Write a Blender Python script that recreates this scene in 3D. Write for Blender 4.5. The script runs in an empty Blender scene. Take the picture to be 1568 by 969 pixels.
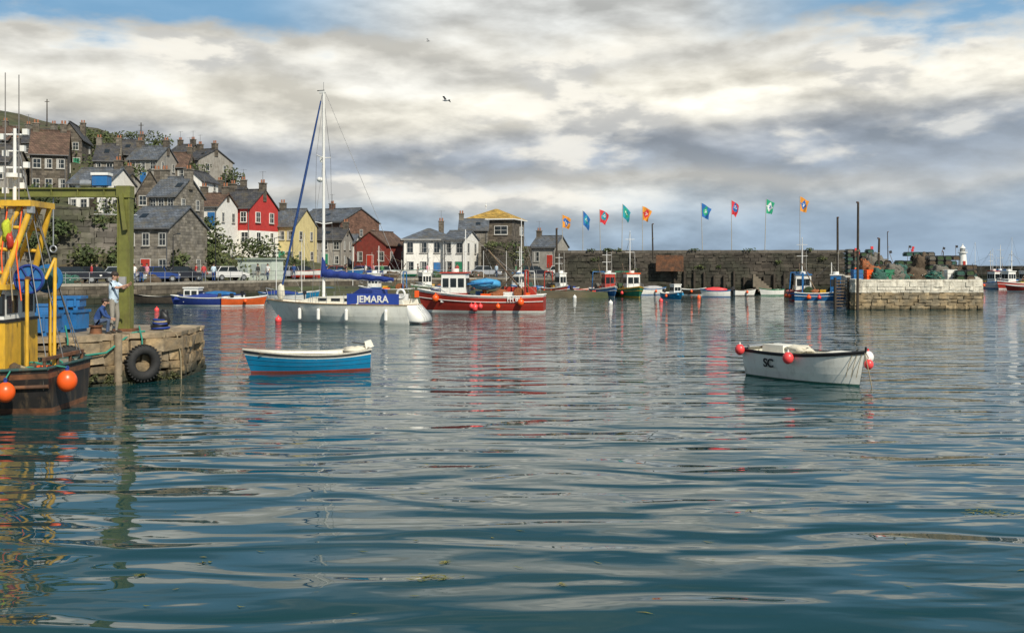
import bpy, math, random
from mathutils import Vector, Matrix, noise
R=random.Random(11)
F=1600.0; HC=3.45
def X(b,d): return (b-784)*d/F      # survey bearing + distance -> metres east
def Z(t,d): return HC-(t-405)*d/F   # survey tilt + distance -> metres above water
sc=bpy.context.scene
# ---------------------------------------------------------------- materials
MC={}
def M(name,col,rough=.7,var=.18,scale=3.0,bump=.0,metal=0,island=0,tide=None,stretch=None,col2=None,spec=.5,bd=.02,emis=None,dirt=0):
    if name in MC: return MC[name]
    m=bpy.data.materials.new(name); m.use_nodes=True; nt=m.node_tree; N=nt.nodes; L=nt.links
    b=N['Principled BSDF']; b.inputs['Roughness'].default_value=rough; b.inputs['Metallic'].default_value=metal
    b.inputs['Specular IOR Level'].default_value=spec
    tc=N.new('ShaderNodeTexCoord'); mp=N.new('ShaderNodeMapping'); L.new(tc.outputs['Object'],mp.inputs[0])
    if stretch: mp.inputs['Scale'].default_value=stretch
    no=N.new('ShaderNodeTexNoise'); no.inputs['Scale'].default_value=scale; no.inputs['Detail'].default_value=6; no.inputs['Roughness'].default_value=.62
    L.new(mp.outputs[0],no.inputs['Vector'])
    mr=N.new('ShaderNodeMapRange'); mr.inputs[1].default_value=.3; mr.inputs[2].default_value=.7; mr.inputs[3].default_value=1-var; mr.inputs[4].default_value=1+var
    L.new(no.outputs[0],mr.inputs[0])
    val=mr.outputs[0]
    if island:
        g=N.new('ShaderNodeNewGeometry'); r2=N.new('ShaderNodeMapRange'); r2.inputs[3].default_value=1-island; r2.inputs[4].default_value=1+island
        L.new(g.outputs['Random Per Island'],r2.inputs[0]); mu=N.new('ShaderNodeMath'); mu.operation='MULTIPLY'
        L.new(val,mu.inputs[0]); L.new(r2.outputs[0],mu.inputs[1]); val=mu.outputs[0]
    base=N.new('ShaderNodeMix'); base.data_type='RGBA'
    base.inputs[6].default_value=(*col,1); base.inputs[7].default_value=(*(col2 or col),1)
    n2=N.new('ShaderNodeTexNoise'); n2.inputs['Scale'].default_value=scale*.37; n2.inputs['Detail'].default_value=5; L.new(mp.outputs[0],n2.inputs['Vector'])
    r3=N.new('ShaderNodeMapRange'); r3.inputs[1].default_value=.42; r3.inputs[2].default_value=.6; L.new(n2.outputs[0],r3.inputs[0]); L.new(r3.outputs[0],base.inputs[0])
    hs=N.new('ShaderNodeHueSaturation'); L.new(base.outputs[2],hs.inputs['Color']); L.new(val,hs.inputs['Value'])
    out=hs.outputs[0]
    if dirt:
        n3=N.new('ShaderNodeTexNoise'); n3.inputs['Scale'].default_value=2.2; n3.inputs['Detail'].default_value=7; n3.inputs['Roughness'].default_value=.7
        m3=N.new('ShaderNodeMapping'); m3.inputs['Scale'].default_value=(2.2,2.2,.5); L.new(tc.outputs['Object'],m3.inputs[0]); L.new(m3.outputs[0],n3.inputs[0])
        r4=N.new('ShaderNodeMapRange'); r4.inputs[1].default_value=.5; r4.inputs[2].default_value=.72; r4.inputs[4].default_value=dirt; L.new(n3.outputs[0],r4.inputs[0])
        mx=N.new('ShaderNodeMix'); mx.data_type='RGBA'; mx.inputs[7].default_value=(.12,.085,.05,1); L.new(r4.outputs[0],mx.inputs[0]); L.new(out,mx.inputs[6]); out=mx.outputs[2]
    if tide:
        g=N.new('ShaderNodeNewGeometry'); s=N.new('ShaderNodeSeparateXYZ'); L.new(g.outputs['Position'],s.inputs[0])
        ad=N.new('ShaderNodeMath'); ad.operation='MULTIPLY_ADD'; ad.inputs[1].default_value=.6; L.new(no.outputs[0],ad.inputs[0]); L.new(s.outputs[2],ad.inputs[2])
        r4=N.new('ShaderNodeMapRange'); r4.inputs[1].default_value=tide+.15; r4.inputs[2].default_value=tide+.5; r4.inputs[3].default_value=1; r4.inputs[4].default_value=0
        L.new(ad.outputs[0],r4.inputs[0]); mx=N.new('ShaderNodeMix'); mx.data_type='RGBA'; mx.inputs[7].default_value=(.028,.03,.016,1)
        L.new(r4.outputs[0],mx.inputs[0]); L.new(out,mx.inputs[6]); out=mx.outputs[2]
    L.new(out,b.inputs['Base Color'])
    if bump:
        bu=N.new('ShaderNodeBump'); bu.inputs['Strength'].default_value=bump; bu.inputs['Distance'].default_value=bd
        L.new(no.outputs[0],bu.inputs['Height']); L.new(bu.outputs[0],b.inputs['Normal'])
    MC[name]=m; return m
def MB(name,col,mort,bw,rh,rough=.85,bump=.4,var=.25,moss=0):
    """coursed masonry / slate courses, works on walls of either heading"""
    if name in MC: return MC[name]
    m=bpy.data.materials.new(name); m.use_nodes=True; nt=m.node_tree; N=nt.nodes; L=nt.links
    b=N['Principled BSDF']; b.inputs['Roughness'].default_value=rough
    tc=N.new('ShaderNodeTexCoord'); s=N.new('ShaderNodeSeparateXYZ'); L.new(tc.outputs['Object'],s.inputs[0])
    ad=N.new('ShaderNodeMath'); L.new(s.outputs[0],ad.inputs[0]); L.new(s.outputs[1],ad.inputs[1])
    c=N.new('ShaderNodeCombineXYZ'); L.new(ad.outputs[0],c.inputs[0]); L.new(s.outputs[2],c.inputs[1])
    no=N.new('ShaderNodeTexNoise'); no.inputs['Scale'].default_value=1.3; no.inputs['Detail'].default_value=8; no.inputs['Roughness'].default_value=.7; L.new(tc.outputs['Object'],no.inputs[0])
    br=N.new('ShaderNodeTexBrick'); br.inputs['Scale'].default_value=1; br.inputs['Brick Width'].default_value=bw; br.inputs['Row Height'].default_value=rh
    br.inputs['Mortar Size'].default_value=rh*.07; br.inputs['Mortar Smooth'].default_value=.4
    br.inputs['Color1'].default_value=(*[x*(1-var) for x in col],1); br.inputs['Color2'].default_value=(*[x*(1+var) for x in col],1); br.inputs['Mortar'].default_value=(*mort,1)
    L.new(c.outputs[0],br.inputs['Vector'])
    mr=N.new('ShaderNodeMapRange'); mr.inputs[1].default_value=.3; mr.inputs[2].default_value=.7; mr.inputs[3].default_value=.5; mr.inputs[4].default_value=1.45; L.new(no.outputs[0],mr.inputs[0])
    hs=N.new('ShaderNodeHueSaturation'); L.new(br.outputs[0],hs.inputs['Color']); L.new(mr.outputs[0],hs.inputs['Value']); out=hs.outputs[0]
    if moss:
        n3=N.new('ShaderNodeTexNoise'); n3.inputs['Scale'].default_value=.7; n3.inputs['Detail'].default_value=8; n3.inputs['Roughness'].default_value=.75; L.new(tc.outputs['Object'],n3.inputs[0])
        r4=N.new('ShaderNodeMapRange'); r4.inputs[1].default_value=.48; r4.inputs[2].default_value=.66; r4.inputs[4].default_value=moss; L.new(n3.outputs[0],r4.inputs[0])
        mx=N.new('ShaderNodeMix'); mx.data_type='RGBA'; mx.inputs[7].default_value=(.13,.105,.055,1); L.new(r4.outputs[0],mx.inputs[0]); L.new(out,mx.inputs[6]); out=mx.outputs[2]
    L.new(out,b.inputs['Base Color'])
    bu=N.new('ShaderNodeBump'); bu.inputs['Strength'].default_value=bump; bu.inputs['Distance'].default_value=.03
    L.new(br.outputs[1],bu.inputs['Height']); bu.invert=True; L.new(bu.outputs[0],b.inputs['Normal'])
    MC[name]=m; return m
white=M('white_paint',(.78,.77,.72),.45,.05,2,dirt=.22)
frame=M('window_frame_paint',(.5,.49,.45),.5,.05,2)
cream=M('cream_gelcoat',(.78,.75,.64),.35,.06,2,dirt=.12)
hullw=M('hull_white',(.78,.77,.7),.3,.05,2,dirt=.25)
black=M('black_paint',(.012,.012,.014),.5,.3,4)
rubber=M('tyre_rubber',(.02,.02,.02),.8,.3,12,bump=.3)
glass=M('window_glass',(.02,.026,.03),.08,.1,1)
red=M('red_paint',(.42,.035,.02),.45,.15,2,dirt=.35)
redhull=M('red_hull_paint',(.36,.03,.018),.4,.15,1.5,dirt=.3)
blue=M('blue_paint',(.02,.14,.36),.45,.25,2,dirt=.5)
teal=M('teal_blue_paint',(.008,.19,.37),.3,.12,3,dirt=.15)
navy=M('navy_canvas',(.012,.035,.2),.8,.2,6,bump=.3)
green=M('green_paint',(.02,.2,.1),.5,.2,2,dirt=.3)
orange=M('orange_plastic',(.85,.11,.015),.35,.06,3)
pink=M('pink_red_buoy',(.8,.07,.07),.35,.08,5)
yellow=M('yellow_paint',(.66,.38,.03),.45,.2,2.5,dirt=.65)
olive=M('olive_steel_paint',(.15,.155,.035),.55,.25,3,bump=.2,dirt=.6)
wood=M('weathered_wood',(.16,.11,.065),.8,.35,3,stretch=(1,1,.15),bump=.4,col2=(.09,.06,.04))
darkwood=M('dark_timber',(.045,.035,.025),.85,.35,4,bump=.3)
steel=M('galvanised_steel',(.42,.43,.43),.4,.15,8,metal=.6)
alu=M('mast_aluminium',(.72,.71,.67),.35,.05,5)
rope=M('rope_fibre',(.3,.25,.16),.9,.25,30)
grope=M('green_rope',(.03,.22,.16),.9,.25,30)
wire=M('rigging_wire',(.22,.22,.22),.4,.1,5,metal=.4)
rust=M('rusty_steel',(.09,.045,.025),.8,.4,5,bump=.3,col2=(.17,.07,.03))
asphalt=M('asphalt',(.1,.095,.088),.9,.25,1.5,bump=.2,col2=(.14,.13,.12))
pierstone=M('pier_stone',(.27,.19,.10),.85,.4,5,bump=.8,island=.4,tide=.3,col2=(.18,.14,.09),bd=.05)
mortar=M('dark_mortar',(.06,.05,.035),.95,.3,5)  # dark mortar of the backing cores, seen in the gaps between blocks
pierdeck=M('pier_deck_concrete',(.26,.21,.15),.9,.3,3,bump=.4,col2=(.18,.15,.11))
farstone=M('sea_wall_stone',(.075,.062,.048),.9,.45,1.0,bump=.6,island=.3,tide=1.0,col2=(.045,.043,.03))
cliffst=M('cliff_wall_stone',(.14,.125,.105),.9,.4,.8,bump=.6,island=.4,col2=(.065,.065,.04))
whitewash=M('whitewashed_stone',(.62,.58,.48),.8,.3,3,bump=.6,island=.1,dirt=.75,bd=.04)
qstone=M('quay_stone',(.12,.1,.075),.9,.35,2,bump=.6,island=.35,tide=.7,col2=(.09,.075,.055))
slate=MB('slate_roof',(.105,.118,.137),(.05,.055,.06),.35,.3,.5,.5,.22,.6)
slated=MB('dark_slate_roof',(.058,.058,.063),(.03,.03,.03),.35,.3,.6,.5,.25,.6)
brownroof=MB('brown_tile_roof',(.11,.065,.045),(.05,.03,.02),.3,.3,.8,.5,.3,.3)
ochreroof=MB('ochre_lichen_roof',(.4,.25,.05),(.2,.13,.04),.35,.3,.85,.5,.25)
stoneW=MB('grey_stone_masonry',(.19,.17,.14),(.12,.11,.09),.7,.3,.9,.6,.4,.5)
stoneD=MB('dark_stone_masonry',(.11,.092,.072),(.08,.07,.06),.6,.28,.9,.6,.45,.35)
brickR=MB('red_brown_brick',(.15,.078,.052),(.13,.08,.06),.5,.2,.9,.5,.3)
rendW=M('white_render',(.76,.74,.68),.8,.08,1.5,dirt=.35)
rendG=M('grey_render',(.3,.28,.245),.85,.2,1.5,dirt=.65)
rendR=M('red_render',(.45,.035,.03),.8,.15,1.5,dirt=.25)
rendY=M('yellow_render',(.6,.5,.24),.8,.1,1.5,dirt=.35)
shedR=M('barn_red_boards',(.19,.03,.02),.7,.25,2,dirt=.4)
terra=M('chimney_pot',(.3,.12,.06),.8,.2,4)
grass=M('hill_grass',(.05,.06,.022),.95,.45,.35,bump=.6,col2=(.08,.065,.036),bd=.3)
# ---------------------------------------------------------------- mesh builder
class G:
    def __init__(s,name,loc=(0,0,0),rz=0,ry=0,rx=0):
        s.name=name; s.loc=loc; s.rot=(rx,ry,rz); s.parts={}; s.kids=[]
    def add(s,part,mat,vs,fs,smooth=False):
        p=s.parts.setdefault(part,{'v':[],'f':[],'m':[],'ms':[],'s':[]})
        o=len(p['v']); p['v']+= [tuple(v) for v in vs]
        if mat not in p['ms']: p['ms'].append(mat)
        k=p['ms'].index(mat)
        for f in fs: p['f'].append([i+o for i in f]); p['m'].append(k); p['s'].append(smooth)
    def box(s,part,mat,c,size,rz=0,ry=0,rx=0,jit=0,taper=1):
        a,b,h=[q/2 for q in size]; vs=[]
        m=Matrix.Rotation(rz,3,'Z')@Matrix.Rotation(ry,3,'Y')@Matrix.Rotation(rx,3,'X')
        for z in (-1,1):
            t=taper if z>0 else 1
            for x,y in ((-1,-1),(1,-1),(1,1),(-1,1)):
                v=m@Vector((x*a*t,y*b*t,z*h))
                vs.append((c[0]+v.x+R.uniform(-jit,jit),c[1]+v.y+R.uniform(-jit,jit),c[2]+v.z+R.uniform(-jit,jit)))
        s.add(part,mat,vs,[(3,2,1,0),(4,5,6,7),(0,1,5,4),(1,2,6,5),(2,3,7,6),(3,0,4,7)])
    def cyl(s,part,mat,p0,p1,r0,r1=None,n=10,smooth=True):
        if r1 is None: r1=r0
        p0=Vector(p0); p1=Vector(p1); d=(p1-p0)
        if d.length<1e-6: return
        d.normalize(); a=d.orthogonal().normalized(); b=d.cross(a); vs=[]
        for p,r in ((p0,r0),(p1,r1)):
            for i in range(n):
                t=2*math.pi*i/n; vs.append(p+a*math.cos(t)*r+b*math.sin(t)*r)
        s.add(part,mat,vs,[(i,(i+1)%n,n+(i+1)%n,n+i) for i in range(n)],smooth)
        s.add(part,mat,vs[:n],[tuple(range(n-1,-1,-1))]); s.add(part,mat,vs[n:],[tuple(range(n))])
    def tube(s,part,mat,pts,r,n=6):
        for a,b in zip(pts[:-1],pts[1:]): s.cyl(part,mat,a,b,r,r,n)
    def ball(s,part,mat,c,r,n=14,m=9,dis=0):
        if not hasattr(r,'__len__'): r=(r,r,r)
        vs=[]; fs=[]
        for j in range(m+1):
            ph=math.pi*j/m
            for i in range(n):
                t=2*math.pi*i/n; v=Vector((math.sin(ph)*math.cos(t),math.sin(ph)*math.sin(t),math.cos(ph)))
                k=1+dis*noise.noise(v*2.3+Vector(c)*1.7)+dis*.5*noise.noise(v*6+Vector(c))
                vs.append((c[0]+v.x*r[0]*k,c[1]+v.y*r[1]*k,c[2]+v.z*r[2]*k))
        for j in range(m):
            for i in range(n): fs.append((j*n+i,(j+1)*n+i,(j+1)*n+(i+1)%n,j*n+(i+1)%n))
        s.add(part,mat,vs,fs,True)
    def torus(s,part,mat,c,Rr,r,nrm=(0,1,0),n=24,m=8,sq=1):
        nr=Vector(nrm).normalized(); a=nr.orthogonal().normalized(); b=nr.cross(a); vs=[]; fs=[]
        for i in range(n):
            t=2*math.pi*i/n; d=a*math.cos(t)+b*math.sin(t)
            for j in range(m):
                u=2*math.pi*j/m; vs.append(Vector(c)+d*(Rr+r*math.cos(u))+nr*r*sq*math.sin(u))
        for i in range(n):
            for j in range(m): fs.append((i*m+j,((i+1)%n)*m+j,((i+1)%n)*m+(j+1)%m,i*m+(j+1)%m))
        s.add(part,mat,vs,fs,True)
    def prism(s,part,mat,poly,y0,y1,ax='y',yi=None):
        n=len(poly); vs=[]
        for y in (y0,y1):
            for p in poly:
                vs.append((p[0],y,p[1]) if ax=='y' else ((y,p[0],p[1]) if ax=='x' else (p[0],p[1],y)))
        s.add(part,mat,vs,[tuple(range(n)),tuple(range(2*n-1,n-1,-1))]+[(i,n+i,n+(i+1)%n,(i+1)%n) for i in range(n)])
    def text(s,part,mat,body,size,loc,rot,ext=.01):
        s.kids.append((part,mat,body,size,loc,rot,ext))
    def done(s):
        obs=[]
        for pn,p in s.parts.items():
            me=bpy.data.meshes.new(pn); me.from_pydata(p['v'],[],p['f'])
            for m in p['ms']: me.materials.append(m)
            me.polygons.foreach_set('material_index',p['m']); me.polygons.foreach_set('use_smooth',p['s']); me.validate(); me.update()
            obs.append((pn,me))
        if len(obs)==1 and not s.kids:
            o=bpy.data.objects.new(s.name,obs[0][1]); o.location=s.loc; o.rotation_euler=s.rot; sc.collection.objects.link(o); return o
        e=bpy.data.objects.new(s.name,None); e.location=s.loc; e.rotation_euler=s.rot; sc.collection.objects.link(e)
        for pn,me in obs:
            o=bpy.data.objects.new(pn,me); o.parent=e; sc.collection.objects.link(o)
        for part,mat,body,size,loc,rot,ext in s.kids:
            cu=bpy.data.curves.new(part,'FONT'); cu.body=body; cu.size=size; cu.extrude=ext; cu.offset=size*.02; cu.align_x='CENTER'; cu.align_y='CENTER'
            t=bpy.data.objects.new('t',cu); sc.collection.objects.link(t); dg=bpy.context.evaluated_depsgraph_get()
            me=bpy.data.meshes.new_from_object(t.evaluated_get(dg)); bpy.data.objects.remove(t)
            me.materials.clear(); me.materials.append(mat)
            o=bpy.data.objects.new(part,me); o.parent=e; o.location=loc; o.rotation_euler=rot; sc.collection.objects.link(o)
        return e
def blocks(g,part,mat,p0,p1,z0,z1,rh,bw,jit=.025,depth=.5,gap=.02):
    p0=Vector((*p0,0)); p1=Vector((*p1,0)); d=p1-p0; L=d.length; d.normalize(); nrm=Vector((d.y,-d.x,0)); a=math.atan2(d.y,d.x)
    z=z0
    while z<z1-.05:
        h=min(rh*R.uniform(.8,1.25),z1-z)
        if z1-z-h<.12: h=z1-z
        x=-R.uniform(0,bw*.5)
        while x<L:
            w=bw*R.uniform(.55,1.5); xa=max(0,x); xb=min(L,x+w)
            if L-xb<.15: xb=L
            if xb-xa>.05:
                c=p0+d*((xa+xb)/2)-nrm*(depth/2-R.uniform(0,jit*1.6))
                g.box(part,mat,(c.x,c.y,z+h/2),(xb-xa-gap,depth,h-gap),rz=a,jit=jit*.5)
            x+=w
        z+=h
# ---------------------------------------------------------------- world / sky
SUN_EL=math.radians(42); SUN_AZ=math.radians(148)
w=bpy.data.worlds.new('World'); sc.world=w; w.use_nodes=True; nt=w.node_tree; N=nt.nodes; L=nt.links
def mth(op,a,b=None,c=None):
    n=N.new('ShaderNodeMath'); n.operation=op
    for i,v in enumerate((a,b,c)):
        if v is None: continue
        if isinstance(v,(int,float)): n.inputs[i].default_value=v
        else: L.new(v,n.inputs[i])
    return n.outputs[0]
def sst(v,a,b,lo=0,hi=1):
    n=N.new('ShaderNodeMapRange'); n.interpolation_type='SMOOTHSTEP'; L.new(v,n.inputs[0])
    for i,q in ((1,a),(2,b),(3,lo),(4,hi)): n.inputs[i].default_value=q
    return n.outputs[0]
def comb(a,b,c=0):
    n=N.new('ShaderNodeCombineXYZ')
    for i,v in enumerate((a,b,c)):
        if isinstance(v,(int,float)): n.inputs[i].default_value=v
        else: L.new(v,n.inputs[i])
    return n.outputs[0]
def nz(vec,scale,det,rough,dist=0):
    n=N.new('ShaderNodeTexNoise'); n.inputs['Scale'].default_value=scale; n.inputs['Detail'].default_value=det; n.inputs['Roughness'].default_value=rough; n.inputs['Distortion'].default_value=dist
    L.new(vec,n.inputs['Vector']); return n.outputs[0]
def mixc(f,a,b,mode='MIX'):
    n=N.new('ShaderNodeMix'); n.data_type='RGBA'; n.blend_type=mode; n.clamp_result=False
    for i,v in ((0,f),(6,a),(7,b)):
        if isinstance(v,(int,float)): n.inputs[i].default_value=v
        elif isinstance(v,tuple): n.inputs[i].default_value=(*v,1)
        else: L.new(v,n.inputs[i])
    return n.outputs[2]
bg=N['Background']; bg.inputs[1].default_value=.1
sky=N.new('ShaderNodeTexSky'); sky.sky_type='NISHITA'; sky.sun_disc=False; sky.sun_elevation=SUN_EL; sky.sun_rotation=SUN_AZ
tc=N.new('ShaderNodeTexCoord'); sp=N.new('ShaderNodeSeparateXYZ'); L.new(tc.outputs['Generated'],sp.inputs[0]); sx,sy,sz=sp.outputs
hr=mth('MAXIMUM',mth('SQRT',mth('ADD',mth('MULTIPLY',sx,sx),mth('MULTIPLY',sy,sy))),.001)
el=mth('DIVIDE',sz,hr); az=mth('ARCTAN2',sx,sy)
n1=nz(comb(mth('MULTIPLY',az,2.4),mth('MULTIPLY',el,9),3.1),1,2,.5,.3)
n2=nz(comb(mth('MULTIPLY',az,8.5),mth('MULTIPLY',el,22),1.7),1,6,.52,.1)
n2b=nz(comb(mth('MULTIPLY',mth('ADD',az,.012),8.5),mth('MULTIPLY',mth('ADD',el,.014),22),1.7),1,6,.52,.1)
e2=mth('ADD',mth('ADD',el,mth('MULTIPLY',mth('SUBTRACT',n1,.5),.09)),mth('ADD',mth('MULTIPLY',mth('SUBTRACT',n2,.5),.06),mth('MULTIPLY',az,-.02)))
rp=N.new('ShaderNodeValToRGB'); L.new(mth('DIVIDE',e2,.35),rp.inputs[0]); cr=rp.color_ramp; cr.interpolation='B_SPLINE'
pts=[(-.0,(.36,.48,.62)),(.03,(.39,.50,.61)),(.052,(.46,.53,.59)),(.072,(.80,.77,.69)),(.088,(.54,.57,.59)),(.106,(.31,.365,.44)),(.125,(.42,.45,.49)),(.143,(.80,.77,.68)),(.166,(.97,.93,.81)),(.187,(.68,.68,.65)),(.205,(.87,.84,.75)),(.226,(.6,.62,.62)),(.25,(.74,.74,.7)),(.285,(.44,.54,.62))]
while len(cr.elements)<len(pts): cr.elements.new(.5)
for e,(p,c) in zip(cr.elements,pts): e.position=max(0,p/.35); e.color=(*c,1)
lit=mth('ADD',1,mth('MULTIPLY',mth('SUBTRACT',n2,n2b),1.6))
shade=mth('MULTIPLY',sst(n2,.3,.7,.88,1.12),mth('MINIMUM',mth('MAXIMUM',lit,.8),1.25))
col=mixc(1,rp.outputs[0],comb(shade,shade,shade),'MULTIPLY')
# bright cumulus heads standing out of the grey layer
n5=nz(comb(mth('MULTIPLY',az,7),mth('MULTIPLY',el,17),9.3),1,7,.5,.1)
puff=mth('MULTIPLY',sst(n5,.53,.63),mth('MULTIPLY',sst(el,.035,.07),sst(el,.25,.2)))
pc=mixc(sst(mth('SUBTRACT',n2,n2b),-.06,.05),(.62,.62,.6),(1.0,.96,.86))
col=mixc(mth('MULTIPLY',puff,.75),col,pc)
veil=mth('MULTIPLY',sst(az,.08,.42,0,.8),sst(el,.17,.04,0,1)); veil=mth('MULTIPLY',veil,sst(n1,.35,.65,1,.5))
col=mixc(veil,col,(.31,.41,.53))
gap=mth('MULTIPLY',sst(mth('ADD',el,mth('MULTIPLY',mth('SUBTRACT',n2,.5),.15)),.195,.228),sst(mth('ABSOLUTE',mth('ADD',az,-.04)),.1,.3))
col=mixc(mth('MULTIPLY',gap,.9),col,(.17,.39,.63))
col=mixc(1,col,(9.8,9.8,9.8),'MULTIPLY')
zz=mth('MAXIMUM',sz,.05); vp=comb(mth('DIVIDE',sx,zz),mth('DIVIDE',sy,zz),0)
n4=nz(vp,.8,6,.55,.3); cm=sst(n4,.42,.62)
cc=mixc(sst(n4,.5,.72),(3.2,3.7,4.0),(8.0,7.8,7.2))
hi=mixc(mth('MULTIPLY',cm,.65),mixc(1,sky.outputs[0],(.7,.86,.88),'MULTIPLY'),cc)
fin=mixc(sst(el,.25,.36),col,hi)
L.new(fin,bg.inputs[0])
w.cycles.sampling_method='MANUAL'; w.cycles.sample_map_resolution=512
sl=bpy.data.lights.new('sun','SUN'); sl.energy=4.9; sl.angle=math.radians(.6); sl.color=(1,.93,.8); so=bpy.data.objects.new('sun',sl); sc.collection.objects.link(so)
sd=Vector((math.sin(SUN_AZ)*math.cos(SUN_EL),math.cos(SUN_AZ)*math.cos(SUN_EL),math.sin(SUN_EL))); so.rotation_euler=sd.to_track_quat('Z','Y').to_euler()
# ---------------------------------------------------------------- camera
cd=bpy.data.cameras.new('camera'); co=bpy.data.objects.new('camera',cd); sc.collection.objects.link(co); sc.camera=co
cd.sensor_width=36; cd.lens=36*F/1568; cd.shift_y=-79.5/1568; cd.clip_end=30000; co.location=(0,0,HC); co.rotation_euler=(math.radians(90),0,0)
sc.view_settings.view_transform='Standard'; sc.view_settings.look='None'; sc.view_settings.exposure=0
# ---------------------------------------------------------------- water
wm=bpy.data.materials.new('harbour_water'); wm.use_nodes=True; nt=wm.node_tree; N=nt.nodes; L=nt.links
b=N['Principled BSDF']; b.inputs['Base Color'].default_value=(.008,.042,.046,1); b.inputs['Roughness'].default_value=.025; b.inputs['IOR'].default_value=1.34
tc=N.new('ShaderNodeTexCoord')
def wn(sx_,sy_,sc_,det,rot=0,ro=.5,di=.25):
    mp=N.new('ShaderNodeMapping'); mp.inputs['Scale'].default_value=(sx_,sy_,1); mp.inputs['Rotation'].default_value=(0,0,rot); L.new(tc.outputs['Object'],mp.inputs[0])
    return nz(mp.outputs[0],sc_,det,ro,di)
a1=wn(.36,1.0,.9,1.2,.08,.5,.5); a2=wn(.36,1.0,2.0,1.3,-.1,.5,.4); a3=wn(.5,1,5.5,1,.2)
a5=wn(.25,.5,.12,2,.3)
g_=N.new('ShaderNodeNewGeometry'); s_=N.new('ShaderNodeSeparateXYZ'); L.new(g_.outputs['Position'],s_.inputs[0])
far=mth('MULTIPLY',sst(s_.outputs[1],12,36,.5,1.0),sst(a5,.38,.6,.5,1.4))
hgt=mth('ADD',mth('MULTIPLY',a1,.135),mth('ADD',mth('MULTIPLY',mth('MULTIPLY',a2,.05),far),mth('MULTIPLY',mth('MULTIPLY',a3,.004),far)))
bu=N.new('ShaderNodeBump'); bu.inputs['Strength'].default_value=1; bu.inputs['Distance'].default_value=.9; L.new(hgt,bu.inputs['Height']); L.new(bu.outputs[0],b.inputs['Normal'])
g=G('water'); g.add('water',wm,[(-9000,-60,0),(9000,-60,0),(9000,9000,0),(-9000,9000,0)],[(0,1,2,3)]); g.done()
weed=M('floating_seaweed',(.12,.14,.02),.7,.4,8,col2=(.22,.2,.04))
g=G('floating_seaweed')
def weedp(cx,cy,r,n):
    for i in range(n):
        a=R.uniform(0,6.28); q=r*R.random(); x=cx+math.cos(a)*q*1.6; y=cy+math.sin(a)*q
        L_=R.uniform(.03,.1); a=R.uniform(-.9,.9); wd=R.uniform(.006,.016); bx=R.uniform(-.03,.03)
        p=[(-L_,0),(0,bx+wd),(L_,0),(0,bx-wd)]
        g.add('w',weed,[(x+math.cos(a)*u-math.sin(a)*v,y+math.sin(a)*u+math.cos(a)*v,.01) for u,v in p],[(0,1,2,3)])
for px,py,r,n in [(655,885,.14,34),(680,861,.06,8),(1420,609,.5,50),(1470,628,.2,10),(1515,785,.3,44),(925,603,.25,10),(655,712,.1,6),(345,748,.15,8),(1150,782,.1,8),(215,880,.05,8),(320,862,.07,6),(860,895,.07,6)]:
    d=HC*F/(py-405); weedp(X(px,d),d,r,n)
for i in range(60):
    d=R.uniform(10,24); weedp(R.uniform(-.5,.5)*d,d,.03,1)
g.done()
# ---------------------------------------------------------------- quay, road, hill
Q=[(-75,70),(-44,84),(-33,92),(-24,112),(-14.4,125),(-4.4,130),(5.2,126)]
g=G('harbour_quay')
poly=Q+[(5.2,420),(-260,420),(-260,70)]
g.prism('core',mortar,[(x+(.2 if i<7 else 0)*-1,y+.25) for i,(x,y) in enumerate(poly)],-3,1.72,'z')
for a,b_ in zip(Q[:-1],Q[1:]):
    blocks(g,'facing_stones',qstone,a,b_,-.6,1.55,.38,.8,.03)
    blocks(g,'coping',M('coping_granite',(.3,.27,.22),.8,.2,3,island=.15),a,b_,1.57,1.82,.3,1.3,.01,depth=.7)
g.done()
g=G('quay_road'); g.add('road',asphalt,[(x-.3,y+.6,1.76) for x,y in Q]+[(5.2,420,1.76),(-260,420,1.76),(-260,70,1.76)],[tuple(range(10))])
g.done()
g=G('quay_railing')
for a,b_ in zip(Q[1:-1],Q[2:]):
    A=Vector((*a,0)); B=Vector((*b_,0)); n=int((B-A).length/1.8)
    for i in range(n+1):
        p=A.lerp(B,i/n)+Vector((-.3,.4,0)); g.cyl('posts',steel,(p.x,p.y,1.8),(p.x,p.y,2.8),.03,n=5)
    for z in (2.3,2.78): g.cyl('rails',steel,(A.x-.3,A.y+.4,z),(B.x-.3,B.y+.4,z),.022,n=5)
g.done()
HB=[(-500,10,38),(0,9.5,34.5),(80,9,32.5),(180,7.5,29),(260,3,25.5),(340,1.5,20),(400,.9,15),(470,.9,10),(600,.8,3.5),(760,.6,1),(1200,.5,.5)]
def hz(x,y):
    bb=784+x*F/y; t=max(-.06,(y-108)/102); 
    for (p,a,c),(p2,a2,c2) in zip(HB[:-1],HB[1:]):
        if p<=bb<=p2: k=(bb-p)/(p2-p); z0=a+(a2-a)*k; z1=c+(c2-c)*k; break
    else: z0,z1=HB[0][1:] if bb<0 else HB[-1][1:]
    if y<108: return z0-(108-y)*1.2
    tt=min(1,t); z=z0+(z1-z0)*tt**1.25
    if y>210: z-=(y-210)*.05
    return z+noise.noise(Vector((x*.09,y*.09,0)))*1.2*min(1,t*3)+noise.noise(Vector((x*.3,y*.3,4)))*.4*min(1,t*4)
g=G('hillside'); nx,ny=90,60; vs=[];fs=[]
for j in range(ny+1):
    y=100+(j/ny)**1.3*240
    for i in range(nx+1):
        x=-190+i*200/nx; vs.append((x,y,hz(x,y)))
for j in range(ny):
    for i in range(nx): a=j*(nx+1)+i; fs.append((a,a+1,a+nx+2,a+nx+1))
g.add('hill',grass,vs,fs,True); g.done()
g=G('retaining_wall')
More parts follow.
